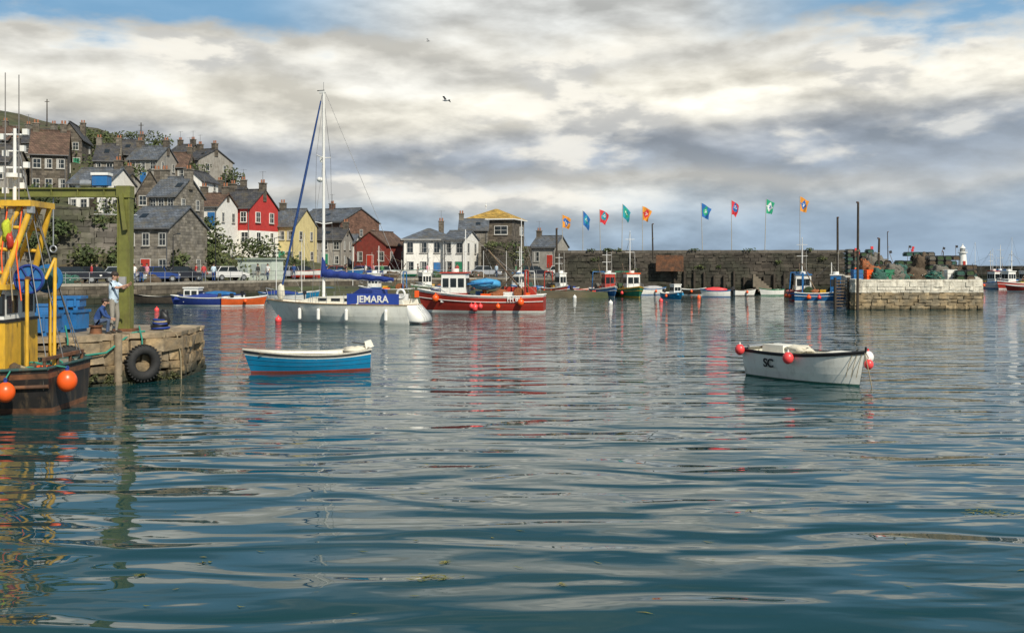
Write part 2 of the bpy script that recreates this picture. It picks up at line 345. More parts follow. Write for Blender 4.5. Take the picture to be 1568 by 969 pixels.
for (a,b_,zt) in [((-62,96),(-50,101),9.6),((-50,101),(-42,105),9.2),((-42,105),(-36.5,107.5),7.6)]:
    blocks(g,'stones',cliffst,a,b_,1.7,zt,.5,.9,.08,depth=1.2)
    A=Vector((*a,0)); B=Vector((*b_,0)); dd=(B-A).normalized(); nn=Vector((dd.y,-dd.x,0)); n=int((B-A).length/3)
    for i in range(1,n): p=A.lerp(B,i/n)+nn*.2; g.box('buttresses',cliffst,(p.x,p.y,(zt+1.7)/2-.4),(.7,.7,zt-2.6),rz=math.atan2(dd.y,dd.x),taper=.8)
    g.cyl('handrail',steel,(a[0],a[1],zt+.9),(b_[0],b_[1],zt+.9),.03,n=5)
g.prism('backing',mortar,[(-62,96.9),(-50,101.9),(-42,105.9),(-36.6,108.4),(-36.6,112),(-62,112)],1.2,7.2,'z')
g.done()
leafm=M('bush_leaves',(.04,.06,.016),.8,.45,2,island=.55,col2=(.07,.08,.025))
def foliage(g,part,mat,c,r,n,s):
    for i in range(n):
        v=Vector((R.gauss(0,1),R.gauss(0,1),R.gauss(0,1))).normalized()*(R.random()**.45)
        k=1+.6*noise.noise(v*1.8+Vector(c)); p=Vector((c[0]+v.x*r[0]*k,c[1]+v.y*r[1]*k,c[2]+v.z*r[2]*k))
        a=Vector((R.gauss(0,1),R.gauss(0,1),R.gauss(0,1))).normalized(); b=a.orthogonal().normalized(); q=s*R.uniform(.5,1.4)
        g.add(part,mat,[p-a*q,p+b*q*.7,p+a*q,p-b*q*.7],[(0,1,2,3)])
g=G('hillside_bushes')
for px,py,d,rx,rz_,n in [(150,214,175,3.4,1.6,600),(238,218,188,3,1.8,500),(356,275,170,2,1.8,500),(112,200,198,4,.9,350),(196,208,198,3,.9,300),(200,262,140,2,1,260),(330,374,128,2.2,1.7,600),(395,380,132,2.6,1.3,500),(440,404,135,3,1.1,400),(222,372,106,1.0,1.8,400),(320,390,112,1.8,1.6,500),(312,345,125,2.3,1.2,400),(150,340,106,2,1.0,400),(190,352,107.5,1.6,2.2,500),(375,302,190,3.5,1.3,450),(300,235,195,2.5,.9,250),(300,262,160,2,1.2,250),(15,318,108,2,.8,200),(275,400,104,1,1,200),(130,392,102.5,1.6,1.2,350),(180,398,104.5,1.6,1.5,350),(240,300,150,2.5,1.4,300),(120,245,180,3,1.4,300),(90,350,103,1.6,1.1,300),(60,372,101.5,1.5,1.3,300),(200,375,105.5,1.4,1.5,300)]:
    foliage(g,'leaves',leafm,(X(px,d),d,Z(py,d)),(rx,rx*.7,rz_),n,.2)
for i in range(90):
    d=R.uniform(112,200); px=R.uniform(0,430); x=X(px,d); rr_=R.uniform(.8,2.4); foliage(g,'leaves',leafm,(x,d,hz(x,d)+rr_*.4),(rr_*1.3,rr_,rr_*.8),160,.2)
g.done()
# ---------------------------------------------------------------- houses
def house(name,x1,x2,ye,yr,yb,d,wall,roof,kind='x',rz=0,D=7,rows=2,cols=3,ch=(),door=True,ww=.8,wh=1.1,lower=None,side=2,trim=frame,qu=None,foot=5):
    c_,s_=math.cos(rz),abs(math.sin(rz)); W=((x2-x1)*d/F-D*s_)/c_; W=max(W,3)
    zb=Z(yb,d); H=Z(ye,d)-zb; RH=(ye-yr)*d/F
    cx=X((x1+x2)/2,d+D/2); g=G(name,(cx,d+D/2,zb),rz); w2,d2=W/2,D/2
    if kind=='x': prof=[(-d2,-foot),(d2,-foot),(d2,H),(0,H+RH),(-d2,H)]; g.prism('walls',wall,prof,-w2,w2,'x')
    elif kind=='y': prof=[(-w2,-foot),(w2,-foot),(w2,H),(0,H+RH),(-w2,H)]; g.prism('walls',wall,prof,-d2,d2,'y')
    else: g.prism('walls',wall,[(-w2,-d2),(w2,-d2),(w2,d2),(-w2,d2)],-foot,H,'z')
    o=.3; t=.16
    if kind in 'xy':
        a,ln=(d2,w2) if kind=='x' else (w2,d2); sl_=RH/a
        for sgn in (-1,1):
            g.prism('roof',roof,[(sgn*(a+o),H-o*sl_+.03),(0,H+RH+.03),(0,H+RH+.03+t),(sgn*(a+o),H-o*sl_+t+.03)],-ln-o*.6,ln+o*.6,'x' if kind=='x' else 'y')
        if kind=='x': g.box('ridge',roof,(0,0,H+RH+t+.05),(W+.3,.3,.14))
        else: g.box('ridge',roof,(0,0,H+RH+t+.05),(.3,D+.3,.14))
    else:
        rl=max(.2,(W-D)/2) if W>D else .2; a,b_=w2+.45,d2+.45
        vs=[(-a,-b_,H),(a,-b_,H),(a,b_,H),(-a,b_,H),(-rl,0,H+RH),(rl,0,H+RH),(-a,-b_,H-.18),(a,-b_,H-.18),(a,b_,H-.18),(-a,b_,H-.18)]
        g.add('roof',roof,vs,[(0,1,5,4),(1,2,5),(2,3,4,5),(3,0,4),(6,9,8,7)])
        g.add('fascia',trim,vs,[(0,6,7,1),(1,7,8,2),(2,8,9,3),(3,9,6,0)])
    if kind=='x':
        g.box('gutter',M('gutter_grey',(.12,.12,.12)),(0,-d2-.33,H-.12),(W+.3,.12,.12))
        for q in (-1,1): g.cyl('downpipes',M('gutter_grey',(.12,.12,.12)),(q*(w2-.25),-d2-.08,0),(q*(w2-.25),-d2-.08,H-.1),.05,n=6)
        if R.random()<.5 and RH>1.2:
            u=R.uniform(-.4,.4)*W; g.box('skylight',glass,(u,-d2*.5,H+RH*.5+.22),(.7,.9,.06),rx=math.atan2(RH,d2))
    if lower: g.box('lower_wall',lower[0],(0,0,lower[1]/2-foot/2),(W+.08,D+.08,lower[1]+foot))
    off=.05 if lower else 0
    def win(face,u,z,w_,h_,dr=False):
        O,U,Nn=face
        def bx(part,mat,uu,z_,a,b2,t0,t1):
            cx_=O[0]+U[0]*uu+Nn[0]*(t0+t1)/2; cy_=O[1]+U[1]*uu+Nn[1]*(t0+t1)/2
            g.box(part,mat,(cx_,cy_,z_),(a,abs(t1-t0),b2) if U[0] else (abs(t1-t0),a,b2))
        zc=z+h_/2
        if dr:
            bx('door',trim,u,zc,w_+.16,h_+.1,-.1,.05+off); bx('door',R.choice([blue,green,darkwood,red]),u,zc-.03,w_,h_,-.1,.07+off); return
        bx('window_glass',glass,u,zc,w_,h_,-.1,.025+off)
        for q in (-1,1): bx('window_frames',trim,u+q*(w_/2+.01),zc,.07,h_+.09,-.1,.07+off); bx('window_frames',trim,u,zc+q*(h_/2+.01),w_-.05,.07,-.1,.068+off)
        bx('window_frames',trim,u,zc,.04,h_,-.1,.04+off); bx('window_frames',trim,u,zc,w_,.045,-.1,.044+off)
        if R.random()<.4: bx('curtains',M('net_curtain',(.4,.39,.36)),u-w_*.33,zc,w_*.25,h_*.9,-.1,.03+off)
        bx('sills',M('sill_stone',(.35,.33,.29)),u,z-.09,w_+.24,.08,-.1,.14+off)
    fF=((0,-d2),(1,0),(0,-1)); fR=((w2,0),(0,1),(1,0)); fL=((-w2,0),(0,-1),(-1,0))
    rh=H/rows
    for r in range(rows):
        for face,n,ln in ((fF,cols,W),(fR,side,D),(fL,side,D)):
            for c in range(n):
                if face is not fF and wall in (stoneW,stoneD) and R.random()<.4: continue
                u=-ln/2+ln*(c+.5)/n+R.uniform(-.12,.12); z=r*rh+rh*.5-wh*.42
                if r==0 and door and face is fF and c==n//2 and n>1: win(face,u,.05,.95,2.0,True)
                else: win(face,u,z,min(ww*R.uniform(.85,1.1),ln/n*.6),min(wh,rh*.6))
    for cxx in ch:
        cx_=cxx*w2
        if kind=='x': g.box('chimneys',wall if wall in (stoneW,stoneD,brickR) else stoneD,(cx_,0,H+RH*.4+(1.0+RH*.6)/2),(.75,.75,RH*.6+1.0)); zt=H+RH+1.0; yy=0
        else: g.box('chimneys',stoneD,(cx_,d2*.4,H+.9),(.75,.75,RH+2.0)); zt=H+.9+(RH+2)/2; yy=d2*.4
        g.box('chimney_cap',stoneW,(cx_,yy,zt),(.9,.9,.12))
        for q in (-.18,.18): g.cyl('chimney_pots',terra,(cx_+q,yy,zt),(cx_+q,yy,zt+.5),.12,.1,8)
        if R.random()<.5: g.cyl('tv_aerial',wire,(cx_,yy,zt),(cx_,yy,zt+1.6),.03,n=4); g.cyl('tv_aerial',wire,(cx_-.5,yy,zt+1.5),(cx_+.5,yy,zt+1.5),.02,n=4)
    g.done(); return g
HS=house
HS('stone_house',-60,36,246,218,330,122,rendG,slated,'x',.15,8,2,3,(-.9,.9))
HS('stone_house',36,120,236,196,328,128,stoneD,brownroof,'x',.35,8,3,3,(-.8,.7))
HS('terraced_house',-50,30,214,190,260,160,stoneD,brownroof,'x',.1,8,2,4,(-.5,.5))
HS('terraced_house',34,92,218,196,262,158,stoneW,slated,'x',-.15,7,2,3,(-.9,.9))
HS('terraced_house',90,140,212,188,262,162,stoneD,slated,'y',.2,8,2,2,(.5,))
HS('white_cottage',118,196,280,256,322,121,rendW,slate,'x',-.15,6,2,4,(.8,))
HS('terraced_house',144,190,246,218,290,150,stoneW,slated,'x',.2,7,2,2,(-.9,.95))
HS('terraced_house',178,222,236,212,290,158,stoneD,slated,'x',.1,7,2,2,(.9,))
HS('cottage',160,212,284,264,312,136,rendG,slated,'x',-.25,6,1,3,(.8,))
HS('terraced_house',207,262,244,222,285,152,rendG,slate,'x',-.1,7,2,3,(-.9,.9))
HS('stone_house',196,262,296,262,345,124,stoneD,slated,'y',.35,7,2,2,(.6,),side=2)
HS('stone_house',240,302,300,270,350,116,stoneW,slate,'x',-.2,6.5,2,3,(-.9,.9))
HS('terraced_house',252,296,256,232,300,158,stoneD,brownroof,'x',.1,7,2,2,(.9,))
HS('townhouse',286,350,244,226,290,166,rendG,slated,'x',-.45,8,2,2,(-.9,.85))
HS('white_cottage',290,322,276,262,308,145,rendW,slated,'y',-.1,6,2,1)
HS('townhouse',262,310,238,219,270,185,stoneD,slated,'x',-.3,8,2,2,(-.8,.8))
HS('harbour_store',206,304,348,316,428,104,stoneW,slate,'x',-.18,8,2,3,(),side=2,wh=1.2)
HS('cottage',304,356,316,296,350,130,rendW,brownroof,'x',-.15,6,1,2,(-.9,.8))
HS('stone_house',326,384,304,284,330,150,stoneD,slated,'x',-.2,7,1,2,(-.9,.9))
HS('red_house',338,420,318,290,380,136,rendR,slated,'x',-.3,7,2,3,(-.85,.9),lower=(rendW,2.3),ww=.95,wh=1.3,trim=white)
HS('yellow_house',418,480,346,320,408,142,rendY,slate,'x',-.25,7,2,3,(-.8,),ww=.8)
HS('brick_warehouse',452,580,340,319,408,165,brickR,slate,'x',-.5,10,2,4,(-.2,),side=3)
HS('quayside_cottage',478,536,366,350,410,152,rendG,slated,'x',-.1,6,2,3,(.9,))
HS('boat_shed',546,622,375,355,412,152,shedR,brownroof,'y',-.3,8,1,3,(),wh=1.3)
HS('white_house',612,702,366,348,424,148,rendW,slate,'hip',.12,8,2,4,(.5,),ww=.85,wh=1.4,trim=M('grey_window_surround',(.3,.3,.29)))
HS('white_house',680,732,367,354,423,147,rendW,slate,'x',-.25,7,2,2,(),ww=.9,wh=1.35,trim=M('grey_window_surround',(.3,.3,.29)))
HS('watch_house',716,804,335,318,410,165,stoneD,ochreroof,'hip',-.25,8,2,2,(),ww=1.9,wh=1.3,trim=white)
HS('stone_outhouse',704,748,352,336,408,162,stoneW,slate,'x',.0,6,2,1,(-.9,))
HS('grey_house',812,872,378,362,410,165,rendG,slate,'x',-.35,7,1,2,(-.9,),wh=1.5)
HS('cottage',500,548,372,360,412,158,rendW,slate,'x',0,6,1,3)
g=G('watch_house_finial',(X(744,168),169,Z(318,168))); g.cyl('pole',white,(0,0,-.2),(0,0,1.1),.06,.02); g.ball('ball',white,(0,0,.35),.15); g.done()
g=G('ivy_clad_bastion',(X(775,150),152,1.7))
n=20
for k in range(n):
    a0=2*math.pi*k/n; a1=2*math.pi*(k+1)/n
    blocks(g,'stones',farstone,(math.cos(a0)*3.6,math.sin(a0)*3),(math.cos(a1)*3.6,math.sin(a1)*3),0,4.4,.4,.7,.05)
g.cyl('core',mortar,(0,0,0),(0,0,4.3),2.8,n=20)
foliage(g,'ivy',leafm,(.8,-2.2,3.4),(2.4,1.4,1.6),1100,.16); foliage(g,'ivy',leafm,(-1.8,-1.6,4.4),(1.6,1.5,.7),400,.16)
g.done()
g=G('quay_kiosk',(X(392,112),114,1.76),-.3)
g.box('walls',M('pale_green_boards',(.5,.56,.48),.7,.1,3,dirt=.3),(0,0,1.1),(4.2,2.4,2.2)); g.box('roof',M('kiosk_felt',(.3,.36,.3)),(0,0,2.3),(4.6,2.8,.16))
for q in (-1.3,0,1.3): g.box('shutters',M('shutter_grey',(.35,.4,.38)),(q,-1.22,1.25),(.95,.06,1.0)); g.box('shutter_trim',steel,(q,-1.26,.7),(1.1,.06,.06))
g.done()
for px,y0,y1,d in [(72,152,182,200),(216,188,222,190)]:
    g=G('utility_pole',(X(px,d),d,Z(y1,d)-2)); h=(y1-y0)*d/F+2; g.cyl('pole',darkwood,(0,0,0),(0,0,h),.13,.09,7); g.box('crossarm',darkwood,(0,0,h-.5),(.9,.1,.1)); g.done()
# ---------------------------------------------------------------- far sea wall
g=G('sea_wall')
P0=(5.2,126); P1=(38.6,121); 
g.prism('core',mortar,[(5.3,126.4),(38.4,121.4),(39,124),(5.3,129)],-3,5.0,'z')
blocks(g,'stones',farstone,P0,P1,-.5,4.75,.36,.7,.07)
blocks(g,'coping',M('wall_coping',(.12,.105,.085),.9,.3,2,island=.2),P0,P1,4.77,5.15,.35,1.3,.03,depth=1.0)
for i in range(13):
    k=.42+i*.034; x=P0[0]+(P1[0]-P0[0])*k; y=P0[1]+(P1[1]-P0[1])*k-.25
    g.cyl('fender_piles',darkwood,(x,y,-.5),(x,y,R.uniform(2.0,2.9)),.16,.15,8)
g.box('rust_patch',rust,(X(1025,123.2),123.0,3.6),(3.2,.3,1.9),rz=-.15)
g.prism('quay_ledge',M('ledge_stone',(.06,.052,.04),.9,.3,2,tide=.6),[(5.4,124.2),(17,122.6),(17,124.8),(5.4,126.4)],-1,1.2,'z')
g.done()
g=G('sea_wall_weeds')
for i in range(16):
    k=R.random(); foliage(g,'tufts',leafm,(P0[0]+33*k,P0[1]-5*k-.1,R.choice([5.2,R.uniform(2,4.8)])),(R.uniform(.3,.9),.2,R.uniform(.15,.3)),60,.1)
g.done()
g=G('stone_steps',(X(1155,121),121.2,Z(420,121)),-.15)
for i in range(9): g.box('steps',M('step_stone',(.2,.165,.12),.9,.2,3),(i*.3,0,-(i+.5)*.26-.6),(.295,1.6,1.46))
g.done()
def cl(n,c): return M(n,c,.8,.08,4)
FO=cl('flag_orange',(.75,.3,.03));FB=cl('flag_blue',(.02,.14,.42));FR=cl('flag_red',(.6,.03,.04));FG=cl('flag_green',(.02,.35,.18));FW=cl('flag_white',(.7,.7,.7));FT=cl('flag_teal',(.02,.3,.38))
fl=[(862,328,FO,FB),(893,322,FB,FT),(920,320,FR,FT),(953,312,FT,FG),(985,315,FO,FR),(1077,310,FB,FG),(1122,306,FR,FB),(1173,304,FG,FW),(1227,300,FO,FB)]
for px,py,c1,c2 in fl:
    k=(px-850)/440; d=126.2-5*k; zt=Z(py,d); g=G('flagpole',(X(px,d),d+.6,5.0),R.uniform(-.1,.1),ry=R.uniform(-.03,.03)); h=zt-5.0
    g.cyl('pole',M('bamboo_pole',(.35,.33,.28)),(0,0,-.3),(0,0,h),.045,.03,6)
    W_,H_=R.uniform(1.0,1.35),R.uniform(1.45,1.7); nu,nv=12,12; vs=[]
    s1=R.uniform(0,6); dr=R.uniform(.5,1.1)
    for i in range(nu+1):
        for j in range(nv+1):
            u=i/nu; v=j/nv
            vs.append((.05+u*W_*(.9-.35*v)+math.sin(v*5+s1)*.08*u,math.sin(u*7+v*3+s1)*.22*u,h-.05-v*H_*(1-.2*u)-dr*u**1.3+math.sin(u*5+s1)*.06*u))
    hue=R.random()
    for i in range(nu):
        for j in range(nv):
            u=(i+.5)/nu-.5; v=(j+.5)/nv-.5; r_=abs(u)*(1.1 if v>0 else .8)+abs(v+.1*math.sin(u*9+hue*6))
            m=c1 if r_>.4 else (c2 if r_>.16 or (i+j)%5==0 else (FW if c2 is not FW else FB))
            a=i*(nv+1)+j; g.add('flag',m,[vs[a],vs[a+1],vs[a+nv+2],vs[a+nv+1]],[(0,1,2,3)],True)
    g.done()
for px,yt,yb,d,r_ in [(853,350,450,122,.15),(1000,343,385,121,.1),(1283,333,455,108,.14),(1313,310,474,79.6,.11),(1345,365,405,95,.12),(1360,355,400,120,.06),(1443,385,405,100,.06)]:
    g=G('mooring_post',(X(px,d),d,-1 if yb>440 else Z(yb,d)-1)); h=Z(yt,d)-g.loc[2]; g.cyl('post',darkwood,(0,0,0),(R.uniform(-.1,.1),0,h),r_,r_*.75,9); g.cyl('cap',rust,(0,0,h-.05),(0,0,h+.06),r_*.95,r_*.85,9); g.torus('rope_ring',rope,(0,0,h*.6),r_*1.1,.03,(0,0,1),12,5); g.done()
g=G('stone_pier')
PP=[(26,80),(36,80),(50.5,114),(50,124),(38.4,122)]
g.prism('core',mortar,[(26.3,80.3),(35.8,80.3),(50,114),(49.6,123.6),(38.8,121.8)],-3,2.08,'z')
for a,b_ in ((PP[0],PP[1]),(PP[1],PP[2]),(PP[4],PP[0])):
    blocks(g,'face_stones',M('ochre_pier_stone',(.28,.21,.12),.9,.35,3,bump=.8,island=.35,tide=.1,col2=(.18,.15,.1),bd=.05),a,b_,-.5,1.3,.26,.6,.07)
    blocks(g,'whitewashed_top',whitewash,a,b_,1.3,2.12,.24,.6,.05,depth=.8,gap=.006)
    blocks(g,'whitewashed_top',whitewash,a,b_,2.12,2.3,.2,2.4,.03,depth=.9,gap=.008)
g.add('deck',pierdeck,[(26.4,80.4,2.16),(35.6,80.4,2.16),(50,114,2.16),(49.6,123,2.16),(38.8,121.6,2.16)],[(0,1,2,3,4)])
g.done()
g=G('timber_steps',(X(1292,80),80.6,0))
for i in range(9): g.box('treads',wood,(.1,-.1-i*.02+.3,.25+i*.24),(1.0,.28,.07))
for q in (-.45,.6): g.box('stringers',darkwood,(q,.1,1.0),(.14,.3,2.9))
g.done()
# ---------------------------------------------------------------- gear
NC=[M('net_teal',(.035,.095,.075),.95,.4,8,bump=.6,bd=.1),M('net_brown',(.09,.065,.042),.95,.4,8,bump=.6,bd=.1),M('net_orange',(.26,.09,.035),.95,.4,8,bump=.6,bd=.1),M('net_grey',(.13,.12,.1),.95,.4,8,bump=.6,bd=.1),M('net_green',(.04,.07,.03),.95,.4,8,bump=.6,bd=.1)]
def netpile(loc,r,m):
    g=G('fishing_net_pile',loc)
    g.ball('heap',m,(0,0,r[2]*.2),r,26,14,.5); g.ball('heap',R.choice([m,NC[1],NC[3]]),(r[0]*.6,.1,r[2]*.1),(r[0]*.6,r[1]*.7,r[2]*.55),18,10,.5)
    for i in range(24):
        a=R.uniform(0,6.28); q=R.uniform(.2,.95); g.torus('net_loops',R.choice([m,m,rope,grope,black]),(math.cos(a)*r[0]*q,math.sin(a)*r[1]*q,r[2]*(1.1-q*.7)),R.uniform(.12,.34),.03,(R.uniform(-1,1),R.uniform(-1,1),1.0),12,4)
    for i in range(5):
        a=R.uniform(0,6.28); g.ball('floats',R.choice([orange,white,black]),(math.cos(a)*r[0]*.8,math.sin(a)*r[1]*.8,r[2]*.5),.08,8,6)
    g.done()
def pots(loc,nx_,nz_,rz=0):
    g=G('lobster_pot_stack',loc,rz)
    for i in range(nx_):
        for k in range(nz_):
            if k and R.random()<.25: continue
            x=i*.75; z=k*.42; prof=[(-.3,0),(.3,0),(.32,.22),(.2,.37),(-.2,.37),(-.32,.22)]
            for y in (-.4,0,.4): g.tube('frames',black,[(x+p[0],y,z+p[1]+.02) for p in prof+prof[:1]],.025,5)
            g.prism('mesh',R.choice([NC[1],NC[3],NC[4],NC[0]]),[(x+p[0]*.93,z+p[1]*.93+.02) for p in prof],-.38,.38)
    g.done()
def crates(loc,n,mat,rz=0):
    g=G('fish_box_stack',loc,rz)
    for i in range(n):
        z=i*.3; g.box('boxes',mat,(R.uniform(-.03,.03),0,z+.02),(.8,.5,.05))
        for sx_,sy_,a,b_ in ((0,.24,.8,.03),(0,-.24,.8,.03),(.39,0,.03,.44),(-.39,0,.03,.44)): g.box('boxes',mat,(sx_,sy_,z+.16),(a,b_,.22))
        g.box('rims',mat,(0,.26,z+.26),(.86,.04,.04)); g.box('rims',mat,(0,-.26,z+.26),(.86,.04,.04))
    g.done()
def barrel(loc,mat):
    g=G('storage_barrel',loc); g.cyl('drum',mat,(0,0,0),(0,0,.9),.3,n=16)
    for z in (.02,.3,.6,.88): g.torus('hoops',mat,(0,0,z),.3,.025,(0,0,1),16,5)
    g.done()
for i in range(52):
    d=R.uniform(83,116); px=R.uniform(1308,1480)
    x=X(px,d); 
    if x<27.2+(d-80)*.31 or x>34.6+(d-80)*.4: continue
    t=R.random()
    if t<.42: netpile((x,d,2.16),(R.uniform(.6,1.1),R.uniform(.6,.9),R.uniform(.5,1.1)),R.choice([NC[1],NC[3],NC[4],NC[0],NC[2]]))
    elif t<.76: pots((x,d,2.16),R.randint(2,4),R.randint(2,4),R.uniform(-.4,.4))
    elif t<.9: crates((x,d,2.16),R.randint(2,5),R.choice([blue,wood,green,white]),R.uniform(-.5,.5))
    else: barrel((x,d,2.16),R.choice([blue,black,darkwood]))
for px,d,m,r in [(1325,86,NC[2],(.6,.6,1.25)),(1350,88,NC[0],(.9,.7,.9)),(1380,90,NC[0],(.8,.7,1.0)),(1402,86,NC[1],(1.1,.8,.8)),(1440,88,NC[3],(1.0,.8,.9)),(1460,90,NC[1],(.7,.7,.9)),(1415,98,NC[1],(1.3,.9,1.7)),(1340,100,NC[3],(1.3,.9,1.7))]:
    netpile((X(px,d),d,2.16),r,m)
for px,d,n,k in [(1425,94,4,5),(1390,102,4,6),(1310,105,3,6),(1300,112,4,7),(1365,96,4,4)]: pots((X(px,d),d,2.16),n,k,.1)
for px,d,c in [(1312,84,blue),(1360,84,green),(1455,84,white),(1332,84,orange)]: crates((X(px,d),d,2.16),3,c,.2)
for i in range(12):
    px=R.uniform(1305,1465); d=R.uniform(90,112); g=G('dan_buoy_pole',(X(px,d),d,2.16),rx=R.uniform(-.1,.1),ry=R.uniform(-.4,.4)); h=R.uniform(2,3.4); g.cyl('cane',wood,(0,0,0),(0,0,h),.03,.02,5); g.box('flag',R.choice([black,FR,black]),(.12,0,h-.15),(.24,.02,.24)); g.ball('float',orange,(0,0,.9),.12,8,6); g.done()
# ---------------------------------------------------------------- boats
def hull(g,L_,B,Fb,D,mats,tf=.75,sheer=.5,rake=.4,stern=.05,kind='open',inner=cream,deck=cream,rim=white,rr=.035,bul=.25,wl=.06,floor=.12,fullbow=2.2):
    """mats: bottom, boot, then 5 strips up to the sheer"""
    NN=28
    def b_(u): 
        v=tf+(1-tf)*math.sin(math.pi/2*min(1,u/.45)); 
        if u>.45: v*=max(.012,1-((u-.45)/.55)**fullbow)
        return B/2*v
    def zs(u): return Fb*(1+sheer*max(0,(u-.35)/.65)**2+stern*max(0,(.35-u)/.35)**2)
    def pt(u,f,side,inset=0,absz=None):
        zk=-D; z1=zs(u)
        zlist={-2:zk,-1:zk*.5,0:0.0}
        z=absz if absz is not None else (zlist[f] if f in (-2,-1,0) and isinstance(f,int) else wl+(z1-wl)*f)
        s=(z-zk)/(z1-zk); p=.22+.42*u**2.5
        y=(b_(u)-inset)*max(0,s)**p
        x=-L_/2+u*L_-rake*(1-s)*max(0,(u-.4)/.6)**2
        return (x,side*max(0,y),z)
    F_=[-2,-1,0,1e-6,.3,.55,.75,.88,1.0]
    n=len(F_)
    for side in (1,-1):
        vs=[pt(i/NN,f,side) for i in range(NN+1) for f in F_]
        for k in range(n-1):
            fs=[]
            for i in range(NN):
                a=i*n+k; q=(a,a+n,a+n+1,a+1); fs.append(q if side<0 else q[::-1])
            m=mats[0] if k<2 else (mats[1] if k==2 else mats[k-1]); g.add('hull',m,vs,fs,True)
    for k in range(n-1):
        p=[pt(0,F_[k],1),pt(0,F_[k+1],1),pt(0,F_[k+1],-1),pt(0,F_[k],-1)]
        m=mats[0] if k<2 else (mats[1] if k==2 else mats[k-1]); g.add('transom',m,p,[(0,1,2,3)])
    for side in (1,-1):
        P=[pt(i/NN,1.0,side) for i in range(NN+1)]; g.tube('gunwale',rim,P,rr,6)
    g.cyl('gunwale',rim,pt(0,1.0,1),pt(0,1.0,-1),rr,n=6)
    th=.05
    if kind=='open':
        zz=[1.0,.6,.3]
        for side in (1,-1):
            vs=[]
            for i in range(NN+1):
                u=.012+.97*i/NN; 
                for f in zz: vs.append(pt(u,f,side,th))
                q=pt(u,0,side,th,absz=floor); vs.append((q[0],q[1]*.9,q[2])); vs.append((q[0],0,floor))
            m=5; fs=[]
            for i in range(NN):
                for k in range(4): a=i*m+k; fs.append((a,a+1,a+m+1,a+m))
            g.add('inside',inner,vs,fs,True)
        a=pt(.012,1,1,th); b2=pt(.012,1,-1,th); g.add('inside',inner,[a,b2,(b2[0],b2[1]*.9,floor),(a[0],a[1]*.9,floor)],[(0,1,2,3)])
    else:
        for side in (1,-1):
            vs=[]
            for i in range(NN+1):
                u=.012+.975*i/NN; top=pt(u,1,side,th); lo=pt(u,1,side,th,absz=zs(u)-bul); vs+=[top,lo,(lo[0],0,lo[2]+.03)]
            fs=[]
            for i in range(NN):
                for k in range(2): a=i*3+k; fs.append((a,a+1,a+4,a+3))
            g.add('deck',deck,vs,fs,False)
        a=pt(.012,1,1,th); b2=pt(.012,1,-1,th); lo=zs(0)-bul; g.add('deck',deck,[a,b2,(b2[0],b2[1],lo),(a[0],a[1],lo)],[(0,1,2,3)])
    return pt,zs
def buoy(g,part,mat,c,r,top=None):
    g.ball(part,mat,c,(r,r,r*1.12),18,12); g.cyl(part,top or mat,(c[0],c[1],c[2]+r*1.0),(c[0],c[1],c[2]+r*1.4),r*.22,r*.18,8); g.torus(part,top or mat,(c[0],c[1],c[2]+r*1.35),r*.16,r*.07,(0,1,0),10,5)
def wheelhouse(g,c,size,mat,roof,nw=3):
    x,y,z=c; a,b,h=size
    g.box('wheelhouse',mat,(x,y,z+h/2),(a,b,h),taper=.94); g.box('wheelhouse_roof',roof,(x,y,z+h+.05),(a*1.06,b*1.06,.1))
    k=.97*.5; zt=z+h*.68
    for i in range(nw):
        u=(i+.5)/nw-.5
        for s_ in (-1,1): g.box('wheelhouse_windows',glass,(x+u*a*.9,y+s_*b*k,zt),(a/nw*.68,.06,h*.3)); 
    for i in range(2):
        u=(i+.5)/2-.5
        for s_ in (-1,1): g.box('wheelhouse_windows',glass,(x+s_*a*k,y+u*b*.85,zt),(.06,b*.36,h*.3))
# --- blue rowing boat
g=G('rowing_boat',((-8.6-4.75)/2-.05,(33.4+34.9)/2,0),math.radians(201))
pt,zs=hull(g,4.05,1.6,.54,.25,[M('red_antifoul',(.3,.04,.02),.6,.2,3),M('red_antifoul',(0,0,0)),teal,teal,teal,M('white_sheer',(.7,.68,.6),.5,.1,3),M('navy_sheer',(.02,.06,.2),.5,.1,3)],.72,.36,.35,.22,'open',cream,rim=M('rope_fender_grey',(.42,.4,.34),.85,.2,20),rr=.04,wl=.04)
for u in (.25,.5,.75):
    q=pt(u,.72,1,.06); g.box('thwarts',M('varnished_thwart',(.3,.19,.1)),(q[0],0,q[2]),(.24,2*q[1],.04))
for s_ in (1,-1):
    g.tube('rub_rail',black,[pt(i/20,.88,s_,-.012) for i in range(21)],.016,5)
    for fr in (.3,.55): g.tube('plank_lands',M('teal_dark',(.008,.1,.2)),[pt(i/20,fr,s_,-.002) for i in range(21)],.008,4)
    for i in range(2,19,2): q=pt(i/20,.95,s_,.05); q2=pt(i/20,.3,s_,.05); g.cyl('ribs',cream,q,q2,.018,n=4)
g.box('outboard_cowl',cream,(-2.05,.05,.8),(.28,.22,.24),ry=.3,taper=.8); g.cyl('outboard_leg',steel,(-2.1,.05,.7),(-2.16,.05,-.2),.05,.04,8); g.cyl('tiller',black,(-1.95,.05,.8),(-1.5,.05,.88),.02,n=6)
g.box('transom_pad',wood,(-2.03,.05,.6),(.06,.35,.22))
g.ball('tarp_bundle',M('pale_canvas',(.6,.56,.45)),(-1.6,0,.6),(.38,.3,.15),18,10,.5)
g.cyl('oar',wood,(-1.4,.3,.5),(1.1,.35,.6),.022,n=6); g.box('oar',wood,(1.3,.36,.61),(.5,.12,.02),ry=-.04)
g.box('foredeck',cream,(1.68,0,.68),(.35,.3,.03),ry=-.12); g.tube('painter',rope,[(2.02,0,.68),(2.15,0,.35),(2.3,0,-.1)],.014,5)
g.done()
